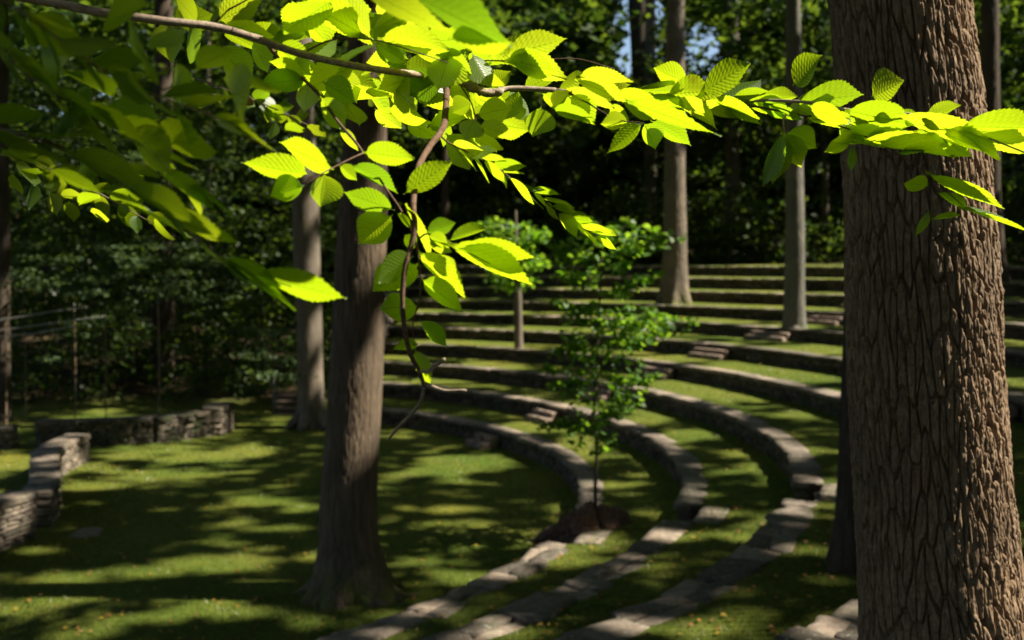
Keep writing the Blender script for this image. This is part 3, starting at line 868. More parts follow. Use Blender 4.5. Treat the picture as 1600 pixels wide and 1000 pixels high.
FD = 34.0
root = thing('sapling', 'small pale-stemmed tree with a leafy top standing against the fourth wall', 'tree', gpx(810, 562, Z[3]))
mb = MB(); tube(mb, [(*px(811, 566, FD), .16), (*px(810, 520, FD), .145), (*px(809, 470, FD), .14), (*px(808, 420, FD), .11), (*px(806, 370, FD), .06), (*px(806, 330, FD), .03)], 12, 5, .03)
mb.build('trunk', M_BARKB, root)
P = np.concatenate([clumps(px_cloud([(805, 420, 38, 45, 1), (800, 370, 55, 30, 1)], FD, .7, 30), .5, 26, .5)])
V, Fc = leaf_cards(P, .22, .45, .62, True)
build('foliage', V, Fc, M_SAPLEAF, root, smooth=False)

# ------------------------------------------------------------------ undergrowth and far leaf mass
def mass(name, label, C, rad, n, size, m, flat=.5, flatten=.5, cull=True, asp=.6):
    P = clumps(C, rad, n, flatten)
    P = P[~sky_hole(P)]
    if cull: P = P[gap_cull(P)]
    V, Fc = leaf_cards(P, size, flat, asp)
    o = build(name, V, Fc, m, smooth=False); tag(o, label, 'foliage', None, 'stuff'); return o

# far wall of trees
n_ = 4200
Y_ = RNG.uniform(56, 84, n_); X_ = RNG.uniform(-.60, .60, n_) * Y_
zt = 4.73 + Y_ * .34
C = np.stack([X_, Y_, np.maximum(RNG.uniform(1, 3, n_) + RNG.random(n_) * (zt - 2), ground_z(X_, Y_))], 1)
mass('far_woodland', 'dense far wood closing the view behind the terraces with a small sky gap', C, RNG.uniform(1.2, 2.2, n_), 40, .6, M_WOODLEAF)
# understorey beyond the top terrace
C = []
for i in range(1900):
    th = rnd(-12, 100) * D2R; r = rnd(33.6, 44) if i % 3 else rnd(33.2, 35); x, y, _ = rp(r, th)
    z = float(ground_z(np.array([x]), np.array([y]))[0]) + (random.random() ** 1.1) * (10.5 if i % 3 else 3.2)
    C.append((x, y, z))
CL = []
for i in range(520):
    th = rnd(5, 100) * D2R; r = rnd(33.6, 38); x, y, _ = rp(r, th)
    CL.append((x, y, float(ground_z(np.array([x]), np.array([y]))[0]) + rnd(.1, 1.9)))
mass('fern_thicket', 'low dark ferns and brush along the edge above the top terrace', CL, .7, 40, .20, M_WOODLEAF, .4, .55, False)
mass('undergrowth', 'dark leafy undergrowth in a band above the top terrace', C, RNG.uniform(.6, 1.25, len(C)), 42, .26, M_WOODLEAF, .45, .45)
# shaded shrubs behind the stage on the left
C = []
for i in range(1300):
    y = rnd(31, 44); x = rnd(-.62, -.16) * y
    r_, t_ = polar(x, y)
    if r_ < 12.9 : continue
    z = float(ground_z(np.array([x]), np.array([y]))[0]) + (random.random() ** 1.2) * 12
    C.append((x, y, z))
mass('shrubbery', 'dark shrubs and low branches in the shade behind the stage wall', C, RNG.uniform(.6, 1.2, len(C)), 44, .22, M_WOODLEAF, .45, .4)
# pale flat sprays catching light, left
C = px_cloud([(190, 430, 110, 45, 2), (110, 500, 50, 40, .6), (250, 400, 60, 30, 1), (60, 420, 60, 40, 1), (330, 440, 60, 40, .8), (420, 540, 40, 50, .8), (300, 260, 90, 60, .8), (90, 560, 20, 20, .1), (440, 580, 40, 20, .5)], 29.5, 1.2, 110)
mass('hemlock_sprays', 'pale flat leaf sprays catching light behind the row of thin poles', C, .55, 46, .13, M_HEMLOCK, .6, .22, False)

# ------------------------------------------------------------------ old stump with torn roots beside the sapling
root = thing('tree_stump', 'old dark rotten stump with torn roots breaking through the lowest wall', 'stump', gpx(915, 835, .2))
mb = MB()
D0 = 16.1
def rootpt(x, y, dD, r): p = px(x, y, D0 + dD); return (*p, r * 1.25)
tube(mb, [rootpt(912, 838, 0, .17), rootpt(914, 818, .05, .17), rootpt(918, 800, .1, .13), rootpt(922, 787, .1, .05)], 12, 4, .14)
tube(mb, [rootpt(948, 836, .2, .19), rootpt(946, 812, .2, .17), rootpt(940, 793, .2, .07)], 12, 4, .16)
tube(mb, [rootpt(935, 838, .2, .16), rootpt(962, 812, .3, .15), rootpt(980, 820, .3, .09), rootpt(998, 838, .3, .03)], 10, 4, .15)
tube(mb, [rootpt(966, 838, .3, .15), rootpt(966, 810, .3, .13), rootpt(960, 792, .3, .05)], 10, 4, .17)
mb.build('stump_wood', M_DEAD, root)
for P in ([(925, 812, 0, .12), (895, 822, .3, .13), (868, 836, .7, .11), (838, 848, .95, .04)], [(915, 830, .1, .10), (890, 840, .4, .10), (862, 850, .7, .06), (842, 852, .9, .02)],
          [(900, 806, .1, .09), (880, 824, .5, .11), (850, 838, .8, .07), (826, 850, 1.0, .02)], [(925, 840, 0, .10), (900, 848, .1, .08), (880, 852, .3, .03)]):
    mb = MB(); tube(mb, [rootpt(*q) for q in P], 9, 5, .16); mb.build('root', M_DEAD, root)

# ------------------------------------------------------------------ poles, ropes, wooden steps
PG = 'thin poles standing behind the stage wall'
for lab, x, yt, yb, D, r in [('thin pole farthest left behind the stage wall', 9, 500, 668, 28.0, .024), ('thin dark pole second from the left, close to the edge pole', 40, 520, 668, 29.0, .017),
                             ('thin pole third from the left holding the rope ends', 117, 478, 662, 28.6, .020), ('thin pole fourth from the left, dim', 165, 500, 660, 29.2, .019),
                             ('thin pole farthest right, just left of the central trunks', 248, 472, 655, 28.8, .024)]:
    p0, p1 = px(x, yb, D), px(x - 1, yt, D); z0 = float(ground_z(np.array([p0[0]]), np.array([D]))[0]); p0[2] = z0 - .1
    root = thing('wooden_pole', lab, 'pole', (p0[0], D, z0), PG)
    mb = MB(); tube(mb, [(*p0, r), (*((p0 + p1) / 2 + np.array([.02, 0, 0])), r * .95), (*p1, r * .85)], 8, 6, .04); mb.build('shaft', M_WOOD, root)
    mb = MB(); tube(mb, [(*(p1 + UP * -.03), r * 1.5), (*(p1 + UP * .05), r * 1.4)], 8, 2, .0); mb.build('pole_cap', M_METAL, root)
for lab, pts in [('upper slack rope running left from the pole tops', [(-60, 510), (0, 500), (50, 492), (100, 484), (135, 480)]),
                 ('middle slack rope below the upper one at the left edge', [(-60, 524), (0, 516), (60, 508), (117, 500), (165, 494)]),
                 ('lowest slack rope strung between the poles at the left edge', [(-60, 532), (9, 525), (60, 520), (117, 509)])]:
    mb = MB(); tube(mb, [(*px(x, y, 28.3), .013) for x, y in pts], 6, 5, .02)
    o = mb.build('rope', M_CABLE, None, px(pts[0][0], pts[0][1], 28.3)); tag(o, lab, 'rope', 'ropes strung between the thin poles')

root = thing('wooden_steps', 'small flight of timber steps with a rail at the wood edge behind the pale trunk', 'steps', gpx(450, 652, 0))
for i in range(4):
    p = px(452, 648 - i * 10, 31.6 + i * .3); mb = MB()
    stone(mb, p, np.array([1, 0, 0]), np.array([0, 1, 0]), UP, .42, .17, .05, .01, False, .03); mb.build('tread', M_PLANK, root)
for x in (428, 434): 
    mb = MB(); a = px(x, 650, 31.6 if x == 428 else 32.8); a[2] = -.05; tube(mb, [(*a, .03), (*(a + UP * .55), .03), (*(a + UP * 1.05), .028)], 8, 2, 0); mb.build('post', M_METAL, root)
a = px(428, 650, 31.6); b = px(434, 650, 32.8); mb = MB()
tube(mb, [(a[0], a[1], .95, .025), ((a[0] + b[0]) / 2, (a[1] + b[1]) / 2, 1.15, .025), (b[0], b[1], 1.3, .025)], 8, 3, 0); mb.build('handrail', M_METAL, root)

# ------------------------------------------------------------------ fallen leaves and grass blades
def visible_ground(n, y0=560, bias=1.0, x0=-20, x1=1620):
    """random ground points seen by the photo, about even per pixel to the given power"""
    out = []
    X = RNG.uniform(x0, x1, n * 3); Yp = RNG.uniform(y0, 1010, n * 3)
    D = np.full(len(X), 20.0)
    # march each pixel ray to the stepped ground
    u = (X - 800) / F; v = -(Yp - 500) / F
    dx, dy, dz = u, math.cos(PITCH) + v * math.sin(PITCH), -math.sin(PITCH) + v * math.cos(PITCH)
    t = np.full(len(X), 6.0); done = np.zeros(len(X), bool)
    for _ in range(420):
        gzv = ground_z(dx * t, dy * t)
        hit = (H + dz * t) < gzv
        done |= hit; t = np.where(done, t, t + .12)
    r, th = polar(dx * t, dy * t)
    ok = done & (r < 33)
    for k in range(1, 11): ok &= ~((r > R[k] - .06) & (r < R[k] + W + .06))
    P = np.stack([dx * t, dy * t, ground_z(dx * t, dy * t)], 1)[ok]
    return P[:n]
P = visible_ground(1300, 470)
P[:, 2] += .035
V, Fc = leaf_cards(P, .060, .7, .7, True)
o = build('fallen_leaves', V, Fc, M_FALLEN, smooth=False); tag(o, 'scattered yellow and orange fallen leaves on the grass', 'leaves', None, 'stuff')
# a few on the capstones
P = visible_ground(90000, 540)
P = P[P[:, 1] < 34]
n = len(P); a = RNG.uniform(0, 6.283, n); hgt = RNG.uniform(.025, .07, n); wd = RNG.uniform(.003, .006, n) * (P[:, 1] / 10)
side = np.stack([np.cos(a), np.sin(a), np.zeros(n)], 1) * wd[:, None]
lean = np.stack([RNG.normal(0, .03, n), RNG.normal(0, .03, n), hgt], 1)
P[:, 2] -= .01
V = np.stack([P - side, P + side, P + lean], 1).reshape(-1, 3)
o = build('grass', V, np.arange(3 * n).reshape(-1, 3), M_BLADE, smooth=False); tag(o, 'short grass blades covering lawn and terraces', 'grass', None, 'stuff')

# ------------------------------------------------------------------ foreground leaves
NU, NV = 34, 8
_u = np.linspace(0, 1, NU + 1); _v = np.linspace(-1, 1, NV + 1)
def leaf_mesh(Pb, Pt, nrm, wid, fold=.25, droop=.1, seed=0, twist=0., ripple=1.0):
    """serrated ovate leaf from base to tip; returns V, F, UV"""
    rg = random.Random(seed)
    ax = Pt - Pb; L = np.linalg.norm(ax); ax = ax / L
    nrm = nrm - ax * nrm.dot(ax); nrm /= np.linalg.norm(nrm); sd = np.cross(nrm, ax)
    s0 = .08
    V = []; UVs = []
    pk = rg.uniform(.40, .50)
    asym = rg.uniform(-.06, .06)
    for i, u in enumerate(_u):
        if u < s0: hw = .012 * 1.0                       # petiole
        else:
            q = (u - s0) / (1 - s0)
            e = math.log(.5) / math.log(pk)
            hw = math.sin(math.pi * q ** e) ** .62 * (1 - .72 * max(0, (q - .58) / .42) ** 1.5) if 0 < q < 1 else 0
            hw *= wid / 2 / L * (1 - .10 * max(0, q - .8) / .2)
            hw = max(hw, .004)
        for j, v in enumerate(_v):
            serr = 1.0
            if abs(v) > .99 and u > s0 + .03: serr = 1.035 if i % 2 else .965
            x = u * L
            y = v * hw * L * serr * (1 + asym * v)
            if abs(v) > .99 and u > s0: x += .012 * L * (1 if i % 2 else -.3)
            t_ = (u - .3 * abs(v)) * 12
            z = -droop * L * (u ** 2) + fold * abs(y) + ripple * .0035 * L * math.sin(2 * math.pi * t_) * min(1, abs(v) * 2) + .02 * L * math.sin(u * 5 + seed) * v
            z += twist * u * y
            V.append(Pb + ax * x + sd * y + nrm * z)
            UVs.append((u, .5 + .5 * v))
    V = np.array(V); V += (Pt - (Pb + ax * L - nrm * droop * L)) * (np.repeat(_u, NV + 1)[:, None] ** 2)
    i0 = np.arange(NU)[:, None] * (NV + 1) + np.arange(NV)[None, :]
    Fc = np.stack([i0, i0 + 1, i0 + NV + 2, i0 + NV + 1], -1).reshape(-1, 4)
    return V, Fc, np.array(UVs)

def leaf_px(b, t, wpx, D, dD=0.0, seed=0, flip=1, ratio=.66, fold=None):
    """leaf from photo pixel b to t, seen about wpx wide, at distance D; its true width follows its length"""
    Pb, Pt = px(b[0], b[1], D), px(t[0], t[1], D + dD)
    L = np.linalg.norm(Pt - Pb); seen = wpx * D / F
    true = max(L * ratio * .92, seen * 1.38)
    c = math.acos(min(1, seen / true))
    ax = (Pt - Pb) / L
    tocam = np.array([0, 0, H]) - (Pb + Pt) / 2; tocam -= ax * tocam.dot(ax); tocam /= np.linalg.norm(tocam)
    s_ = np.cross(ax, tocam)
    n1 = tocam * math.cos(c) + s_ * math.sin(c); n2 = tocam * math.cos(c) - s_ * math.sin(c)
    c1 = -tocam * math.cos(c) + s_ * math.sin(c); c2 = -tocam * math.cos(c) - s_ * math.sin(c)
    n = c1 if (c1.dot(S) > c2.dot(S)) == (flip > 0) else c2
    rg = random.Random(seed * 7 + 3)
    return leaf_mesh(Pb, Pt, n, true, rg.uniform(.05, .38) if fold is None else fold, rg.uniform(.02, .20), seed, rg.uniform(-.4, .4))

def twig_mb(mb, pts, r0, r1, sides=8, n=5, knob=.05):
    """pts: x, y, D in photo pixels; radii in pixels"""
    k = len(pts); rows = []
    for i, (x, y, D) in enumerate(pts):
        r = (r0 + (r1 - r0) * i / (k - 1)) * D / F
        rows.append((*px(x, y, D), r))
    tube(mb, rows, sides, n, knob)

def along(pts, t):
    P = np.array(pts, float); d = np.r_[0, np.cumsum(np.hypot(np.diff(P[:, 0]), np.diff(P[:, 1])))]
    s = t * d[-1]; q = [np.interp(s, d, P[:, i]) for i in range(3)]
    i = min(len(P) - 2, max(0, np.searchsorted(d, s) - 1)); tan = P[i + 1, :2] - P[i, :2]; tan /= np.linalg.norm(tan) + 1e-9
    return q, tan, d[-1]

class Branch:
    def __init__(s, label, pts, r0, r1, m=None, cat='branch', group=None, name='leafy_branch', stem='bough'):
        s.origin = px(*pts[0]); s.root = thing(name, label, cat, s.origin, group)
        mb = MB(); twig_mb(mb, pts, r0, r1, 10, 6, .04); s.bough = mb.build(stem, m or M_BOUGH, s.root, s.origin); s.k = int(abs(pts[0][0] * 13 + pts[0][1] * 7)) % 9000
        s.extra = [[], [], [], 0]
    def twig(s, pts, r0=2.2, r1=.8, m=None):
        mb = MB(); twig_mb(mb, pts, r0, r1, 6, 5, .05); return mb.build('twig', m or M_TWIG, s.root, px(*pts[0]))
    def leaf(s, b, t, wpx, D, dD=0., parent=None, flip=1, single=True, fold=None):
        s.k += 1
        V, Fc, UV = leaf_px(b, t, wpx, D, dD, s.k, flip, fold=fold)
        if single: build('leaf', V, Fc, M_LEAF, parent or s.root, px(b[0], b[1], D), uv=UV)
        else: s.extra[0].append(V); s.extra[1].append(Fc + s.extra[3]); s.extra[2].append(UV); s.extra[3] += len(V)
    def spray(s, pts, step=26, L=(52, 90), wr=(.32, .62), spread=(25, 60), t0=.05, parent=None, single=False, up=.75, dd=.12, skip=0., ends=True):
        """leaves alternately along a twig"""
        tot = along(pts, 0)[2]; n = max(2, int(tot * (1 - t0) / step)); sg = random.choice((-1, 1))
        for i in range(n):
            t = t0 + (1 - t0) * (i + rnd(-.2, .2)) / (n - 1 if n > 1 else 1); t = min(1, max(0, t)); sg = -sg
            if random.random() < skip: continue
            (x, y, D), tan, _ = along(pts, t)
            a = math.radians(rnd(*spread)) * sg * (1 if t < .97 else .1)
            d = np.array([tan[0] * math.cos(a) - tan[1] * math.sin(a), tan[0] * math.sin(a) + tan[1] * math.cos(a)])
            l = rnd(*L); d[1] *= up
            s.leaf((x, y), (x + d[0] * l, y + d[1] * l + rnd(0, 8)), l * rnd(*wr), D, rnd(-dd, dd), parent, 1 if random.random() < .85 else -1, single)
    def finish(s):
        if s.extra[0]:
            o = build('foliage', np.concatenate(s.extra[0]), np.concatenate(s.extra[1]), M_LEAF, s.root, s.origin, uv=np.concatenate(s.extra[2]))
            o['kind'] = 'stuff'

# main bough -----------------------------------------------------------------
B = Branch('long bright green leafy bough sweeping across the top with a bare hanging twig',
           [(-120, -30, 2.15), (60, 0, 2.2), (150, 18, 2.22), (250, 32, 2.25), (335, 42, 2.30), (400, 60, 2.34), (470, 84, 2.38), (560, 104, 2.43), (655, 117, 2.52), (700, 122, 2.62), (745, 140, 2.65), (765, 146, 2.65), (800, 138, 2.68), (868, 141, 2.7)], 7.2, 4.0)
mb = MB(); twig_mb(mb, [(728, 132, 2.64), (748, 141, 2.65), (765, 146, 2.66), (782, 142, 2.66)], 6.5, 6.5, 10, 5, .2); mb.build('knot', M_BOUGH, B.root, px(750, 140, 2.65))
right = [(868, 141, 2.7), (950, 150, 2.75), (1040, 160, 2.75), (1130, 157, 2.75), (1200, 157, 2.7), (1262, 160, 2.65), (1330, 172, 2.65), (1400, 175, 2.6), (1480, 190, 2.55), (1560, 222, 2.5), (1660, 262, 2.5)]
T_R = B.twig(right, 3.6, 1.4, M_BOUGH)
mid = [(415, 66, 2.50), (440, 96, 2.47), (472, 122, 2.43), (500, 150, 2.37), (528, 190, 2.29), (560, 228, 2.23), (600, 290, 2.16), (630, 335, 2.16), (650, 380, 2.16), (656, 430, 2.16), (655, 470, 2.16), (645, 505, 2.16), (648, 540, 2.16)]
T_M = B.twig(mid, 3.0, .9)
hang = [(698, 128, 2.59), (697, 165, 2.51), (692, 200, 2.43), (672, 228, 2.37), (654, 262, 2.29), (646, 318, 2.16), (648, 360, 2.14), (636, 405, 2.13), (629, 455, 2.12), (631, 505, 2.12), (641, 552, 2.12), (655, 580, 2.12), (663, 604, 2.12)]
mb = MB(); twig_mb(mb, hang, 5.6, 3.4, 9, 6, .07); T_H = mb.build('hanging_twig', M_TWIG, B.root, px(*hang[0])); T_H['label'] = 'bare dark hanging twig with broken tips coloured pale as sunlit'
for pts_, r0, r1 in (([(654, 580, 2.12), (668, 580, 2.11), (680, 572, 2.10), (694, 561, 2.09)], 3.0, 3.0), ([(662, 598, 2.12), (680, 606, 2.11), (697, 611, 2.10), (727, 610, 2.09)], 3.4, 2.6), ([(663, 603, 2.12), (656, 630, 2.14), (635, 655, 2.16), (618, 672, 2.17), (607, 688, 2.18)], 3.0, 2.0)):
    mb = MB(); twig_mb(mb, pts_, r0, r1, 8, 5, .08); mb.build('twig_end', M_BOUGH if r1 > 1.7 else M_TWIG, T_H, px(*pts_[0]))  # lighter bark colour stands in for sunlight on the tips
low = [(655, 372, 2.16), (672, 366, 2.14), (720, 388, 2.12), (745, 402, 2.11), (765, 412, 2.10)]
T_L = B.twig(low, 1.6, .8)
clus = [(566, 240, 2.21), (552, 246, 2.18), (528, 258, 2.14), (505, 270, 2.10), (480, 286, 2.08)]
T_C = B.twig(clus, 1.4, .9)
diag = [(690, 214, 2.41), (706, 226, 2.41), (760, 252, 2.43), (805, 283, 2.70), (840, 305, 2.75), (880, 338, 2.80), (930, 368, 2.85)]
T_D = B.twig(diag, 1.8, .7)
lowr = [(1130, 157, 2.75), (1200, 170, 2.70), (1262, 182, 2.66), (1310, 196, 2.62), (1350, 212, 2.60), (1400, 238, 2.58), (1440, 265, 2.56), (1480, 300, 2.54), (1505, 322, 2.53)]
T_LR = B.twig(lowr, 2.0, .8)
nub = [(1228, 178, 2.68), (1224, 190, 2.67), (1226, 206, 2.66)]
T_N = B.twig(nub, 2.0, 1.6, M_BOUGH)
topt = [(655, 116, 2.6), (700, 100, 2.55), (740, 95, 2.52), (790, 95, 2.5), (830, 95, 2.5), (900, 92, 2.5), (960, 108, 2.5)]
T_T = B.twig(topt, 1.5, .8)
upp = [(470, 84, 2.5), (520, 62, 2.4), (582, 62, 2.35), (640, 78, 2.3), (700, 98, 2.3)]
T_U = B.twig(upp, 1.6, .9)
upl = [(330, 42, 2.45), (350, 20, 2.4), (378, 4, 2.35), (420, -20, 2.3)]
T_UL = B.twig(upl, 1.8, 1.0)
bel = [(868, 141, 2.7), (900, 150, 2.7), (960, 185, 2.65), (1005, 192, 2.6)]
T_B = B.twig(bel, 1.6, .8)
ver = [(720, 134, 2.63), (735, 158, 2.62), (742, 180, 2.6), (745, 200, 2.6)]
T_V = B.twig(ver, 1.3, .8)
HL = [  # base, tip, seen width, distance, tip offset, twig
 ((486,273),(376,254),40,2.09,-.05,T_C),((521,265),(436,222),30,2.12,.05,T_C),((476,290),(422,306),36,2.08,-.02,T_C),((506,270),(500,324),46,2.10,0,T_C),
 ((530,258),(558,282),18,2.14,0,T_C),((547,257),(622,303),26,2.16,.03,T_M),((617,329),(537,300),30,2.16,-.04,T_M),((614,335),(560,382),50,2.16,0,T_M),((620,332),(642,358),13,2.16,0,T_M),
 ((655,412),(582,455),50,2.17,.03,T_M),((646,400),(590,442),40,2.14,-.05,T_M),((655,478),(593,482),40,2.17,.02,T_M),((652,392),(727,466),38,2.16,.03,T_M),((658,435),(722,487),40,2.14,.0,T_M),
 ((656,395),(715,430),30,2.19,.05,T_M),((655,500),(698,543),22,2.16,0,T_M),((655,537),(614,546),24,2.16,0,T_M),((648,545),(672,604),26,2.17,0,T_M),((632,366),(648,388),20,2.16,0,T_M),
 ((634,318),(672,402),22,2.14,.08,T_M),((630,304),(706,252),46,2.19,.0,T_M),((664,364),(712,348),26,2.14,.0,T_L),((668,368),(702,388),24,2.13,.0,T_L),((716,388),(842,404),30,2.10,.0,T_L),
 ((700,380),(832,446),36,2.11,.02,T_L),((742,400),(802,374),30,2.12,.03,T_L),((700,376),(762,356),22,2.14,.03,T_L),((668,378),(706,394),20,2.15,0,T_L),
 ((703,84),(684,140),58,2.45,0,T_T),((1238,134),(1285,86),48,2.60,0,T_R),((1361,152),(1413,126),42,2.62,0,T_R),((1076,130),(1021,106),30,2.70,0,T_R),((1095,146),(1172,98),46,2.66,0,T_R),
 ((1224,204),(1192,292),30,2.64,.03,T_N),((1226,206),(1206,288),30,2.68,.0,T_N),((1228,206),(1276,232),34,2.66,.0,T_N),((1226,208),(1252,262),34,2.67,.0,T_N),((1446,186),(1502,164),30,2.55,0,T_R),((1452,290),(1411,286),30,2.55,0,T_LR),
 ((1494,198),(1625,200),36,2.50,0,T_R),((1446,268),(1570,327),30,2.52,.0,T_LR),((1330,222),(1492,246),30,2.58,0,T_LR),((1320,204),(1398,228),28,2.60,0,T_LR),((1452,330),(1430,370),15,2.56,0,T_LR),((1456,342),(1500,336),8,2.56,0,T_LR),
 ((1462,300),(1512,328),14,2.56,0,T_LR),((1498,324),(1612,364),9,2.53,0,T_LR),((786,88),(886,60),38,2.48,0,T_T),((846,165),(832,214),46,2.68,0,T_B),((862,168),(890,142),24,2.68,0,T_B),((862,168),(930,188),26,2.68,0,T_B),
 ((984,190),(938,194),24,2.64,0,T_B),((1004,192),(948,240),26,2.62,0,T_B),((1006,192),(1024,234),36,2.60,0,T_B),((1016,188),(1080,228),30,2.60,0,T_B),((980,158),(1128,213),30,2.40,-.1,T_R),((900,120),(990,128),34,2.50,0,T_T),
 ((898,124),(980,158),28,2.48,0,T_T),((780,95),(886,124),26,2.50,0,T_T),((744,180),(800,168),34,2.51,0,T_V),((742,184),(726,218),40,2.48,0,T_V),((746,196),(806,214),28,2.46,0,T_V),((738,160),(706,176),30,2.54,0,T_V),
 ((725,112),(790,134),24,2.60,0,T_T),((870,142),(960,170),30,2.72,0,T_R),((812,140),(778,190),32,2.70,0,T_R),((890,146),(930,196),30,2.70,0,T_R),((1140,158),(1206,142),20,2.74,0,T_R),((1130,158),(1190,196),28,2.72,0,T_R),
 ((1180,160),(1246,150),22,2.72,0,T_R),((1090,160),(1150,184),24,2.74,0,T_R),((1190,158),(1230,186),20,2.70,0,T_R),((1240,160),(1350,148),34,2.66,0,T_R),((1262,164),(1330,196),30,2.60,-.05,T_R),((1320,172),(1430,196),38,2.60,0,T_R),
 ((1400,178),(1540,236),30,2.56,0,T_R),((1480,192),(1562,250),24,2.54,0,T_R),((1520,208),(1625,238),26,2.52,0,T_R),((1370,176),(1412,170),12,2.60,0,T_R),((1310,198),(1352,224),26,2.62,0,T_LR),((1350,214),(1420,204),18,2.60,0,T_LR),
 ((1262,184),(1330,190),20,2.64,0,T_LR),((1340,216),(1300,220),20,2.60,0,T_LR),((1330,222),(1288,238),20,2.62,.02,T_LR),((1330,226),(1330,268),10,2.62,0,T_LR),((1400,240),(1480,224),20,2.58,.03,T_LR),
 ((583,62),(516,-4),50,2.34,.06,T_U),((580,64),(640,22),44,2.36,.05,T_U),((590,60),(702,78),40,2.33,0,T_U),((584,66),(636,98),30,2.36,0,T_U),((576,60),(470,-2),44,2.38,.0,T_U),((560,98),(480,140),44,2.50,0,None),
 ((520,0),(442,52),44,2.30,.1,T_U),((430,70),(486,118),40,2.48,0,None),((452,78),(474,112),24,2.50,0,None),((480,124),(404,132),38,2.43,0,T_M),((478,122),(420,96),24,2.43,0,T_M),((482,126),(476,176),40,2.42,0,T_M),((500,150),(540,205),34,2.33,0,T_M),
 ((504,128),(556,160),36,2.41,0,T_M),((530,200),(560,236),20,2.27,0,T_M),((566,238),(648,248),40,2.21,.0,T_M),((342,70),(392,135),46,2.45,0,None),((345,40),(430,58),26,2.42,0,T_UL),((340,34),(410,0),44,2.40,0,T_UL),((310,36),(274,-6),40,2.45,0,T_UL),
 ((640,100),(572,98),30,2.55,.05,None),((655,118),(590,140),40,2.57,.0,None),((690,122),(640,150),46,2.54,.0,None),((700,60),(800,68),50,1.72,-.05,T_T),((640,-10),(800,72),60,1.68,-.05,T_U),((560,-20),(720,60),46,1.75,.0,T_U)]
for (b, t, wpx, D, dD, par) in HL: B.leaf(b, t, wpx, D, dD, par)
# leaves of the small diagonal spray, edge-on
B.spray(diag, 11, (34, 58), (.16, .34), (8, 34), .06, None, False, .9, .05)
# fill between the hero leaves
B.spray([(250, 34, 2.5), (360, 50, 2.55), (470, 90, 2.6), (560, 110, 2.65), (660, 120, 2.7), (740, 145, 2.72)], 24, (60, 95), (.35, .62), (20, 75), 0, dd=.2)
B.spray([(420, -10, 2.5), (540, 20, 2.5), (650, 40, 2.5), (740, 80, 2.55)], 28, (70, 110), (.35, .6), (10, 60), 0, dd=.2)
B.spray([(480, 120, 2.7), (560, 160, 2.75), (640, 190, 2.8), (720, 215, 2.8)], 24, (55, 85), (.3, .6), (10, 70), 0, dd=.15)
B.spray([(560, 130, 2.9), (640, 150, 2.9), (700, 180, 2.9), (760, 190, 2.9)], 28, (50, 80), (.3, .6), (10, 70), 0, dd=.15)
B.spray([(740, 142, 2.75), (820, 142, 2.78), (900, 150, 2.8), (980, 165, 2.8)], 22, (55, 80), (.3, .55), (20, 70), 0, dd=.1)
B.spray([(960, 140, 2.7), (1060, 150, 2.7), (1160, 158, 2.72)], 22, (60, 90), (.3, .5), (10, 45), 0, dd=.1)
B.spray([(1200, 165, 2.7), (1300, 185, 2.7), (1400, 200, 2.65), (1520, 220, 2.6)], 28, (60, 95), (.25, .42), (8, 35), 0, dd=.1)
B.spray([(590, 60, 2.45), (660, 66, 2.45), (720, 80, 2.45), (790, 92, 2.5)], 22, (60, 90), (.3, .6), (10, 60), 0, dd=.1)
B.finish()

# left foreground sprays, nearer and mostly shaded ---------------------------------
b1 = [(-120, 170, 1.57), (0, 202, 1.62), (50, 214, 1.64), (110, 238, 1.66), (200, 290, 1.68), (260, 330, 1.72), (305, 370, 1.72), (345, 402, 1.74), (400, 428, 1.74), (455, 448, 1.74)]
B = Branch('lower drooping branch at the left, dark edge-on leaves ending in a bright pointed spray', b1, 3.6, 1.0, group='shaded branches at the left')
B.leaf((340, 400), (462, 486), 16, 1.74, 0, B.bough); B.leaf((345, 402), (440, 448), 18, 1.72, 0, B.bough); B.leaf((392, 428), (542, 466), 20, 1.74, 0, B.bough); B.leaf((400, 432), (450, 470), 14, 1.75, 0, B.bough)
B.leaf((250, 330), (362, 380), 22, 1.67, 0, B.bough); B.leaf((200, 290), (300, 345), 28, 1.62, 0, B.bough); B.leaf((110, 240), (230, 290), 30, 1.62, 0, B.bough)
B.spray(b1[:8], 38, (85, 130), (.04, .18), (0, 22), .0, up=.9, dd=.1)
B.spray([(0, 240, 1.82), (100, 270, 1.82), (200, 320, 1.82), (280, 350, 1.82)], 60, (75, 115), (.05, .18), (0, 18), .0, up=.9, dd=.1)
B.finish()
b2 = [(-120, 20, 1.62), (0, 80, 1.67), (60, 130, 1.72), (120, 165, 1.72), (180, 200, 1.77), (240, 240, 1.77), (300, 290, 1.82)]
B = Branch('upper left branch with long edge-on leaves catching thin streaks of light', b2, 3.0, .8, group='shaded branches at the left')
B.leaf((30, 100), (110, 160), 9, 1.62, 0, B.bough); B.leaf((5, 80), (88, 140), 9, 1.62, 0, B.bough); B.leaf((85, 138), (185, 204), 10, 1.62, 0, B.bough); B.leaf((250, 270), (340, 330), 16, 1.77, 0, B.bough); B.leaf((120, 165), (230, 225), 20, 1.72, 0, B.bough)
B.spray(b2, 36, (70, 115), (.05, .22), (2, 24), .0, up=.9, dd=.1)
B.finish()
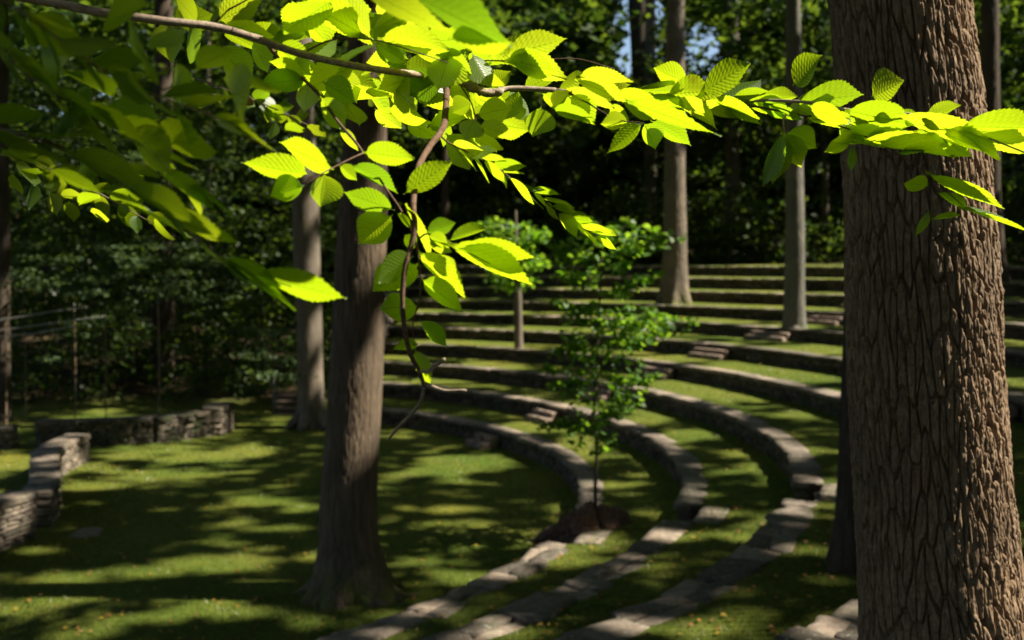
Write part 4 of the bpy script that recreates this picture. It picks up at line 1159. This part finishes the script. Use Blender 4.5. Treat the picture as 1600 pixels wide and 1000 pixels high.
b3 = [(-120, -60, 1.47), (20, 10, 1.47), (130, 90, 1.52), (200, 130, 1.57), (270, 160, 1.57), (330, 180, 1.62), (380, 210, 1.67), (430, 236, 1.67)]
B = Branch('middle left branch of dull green leaves under the main bough', b3, 2.6, .8, group='shaded branches at the left')
B.leaf((355, 190), (438, 242), 12, 1.67, 0, B.bough); B.leaf((330, 180), (400, 205), 12, 1.67, 0, B.bough)
B.spray(b3[:6], 28, (60, 100), (.10, .34), (8, 55), .0, up=.8, dd=.15)
B.spray([(160, 40, 1.67), (240, 80, 1.72), (310, 110, 1.77), (380, 130, 1.77)], 34, (60, 100), (.25, .55), (10, 70), 0, up=.8, dd=.15)
B.spray([(30, 40, 1.67), (90, 100, 1.72), (160, 180, 1.77), (240, 210, 1.77)], 36, (70, 110), (.25, .55), (10, 70), 0, up=.8, dd=.15)
B.leaf((85, 30), (95, 108), 50, 1.82, 0, B.bough)
B.finish()
for lab, b4, L_, fills in (('small bright leaf cluster hanging in the gap at the left, farther back', [(-60, 230, 4.3), (40, 250, 4.3), (110, 280, 4.3), (170, 310, 4.3), (240, 350, 4.3)], (34, 56), [[(20, 270, 4.3), (80, 300, 4.3), (140, 330, 4.3)], [(60, 265, 4.4), (150, 275, 4.4), (220, 300, 4.4)]]),
                       ('small leaf cluster behind the main bough above the pale trunk', [(300, 120, 5.0), (380, 150, 5.0), (430, 170, 5.0), (480, 195, 5.0)], (28, 44), [[(400, 150, 5.0), (430, 190, 5.0), (445, 205, 5.0)], [(520, 120, 5.0), (600, 150, 5.0), (680, 165, 5.0)]])):
    B = Branch(lab, b4, 1.6, .7, group='smaller leaf clusters farther back')
    B.spray(b4, 15, L_, (.35, .6), (20, 70), .25, dd=.1)
    for f in fills: B.spray(f, 14, L_, (.35, .6), (20, 80), 0, dd=.1)
    B.finish()
# one dead orange leaf
V, Fc, UV = leaf_px((383, 142), (376, 166), 14, 2.6, .05, 77, fold=.9)
tag(build('dead_leaf', V, Fc, M_FALLEN, None, px(383, 142, 2.6), uv=UV), 'single curled orange dead leaf caught under the main bough', 'leaf')
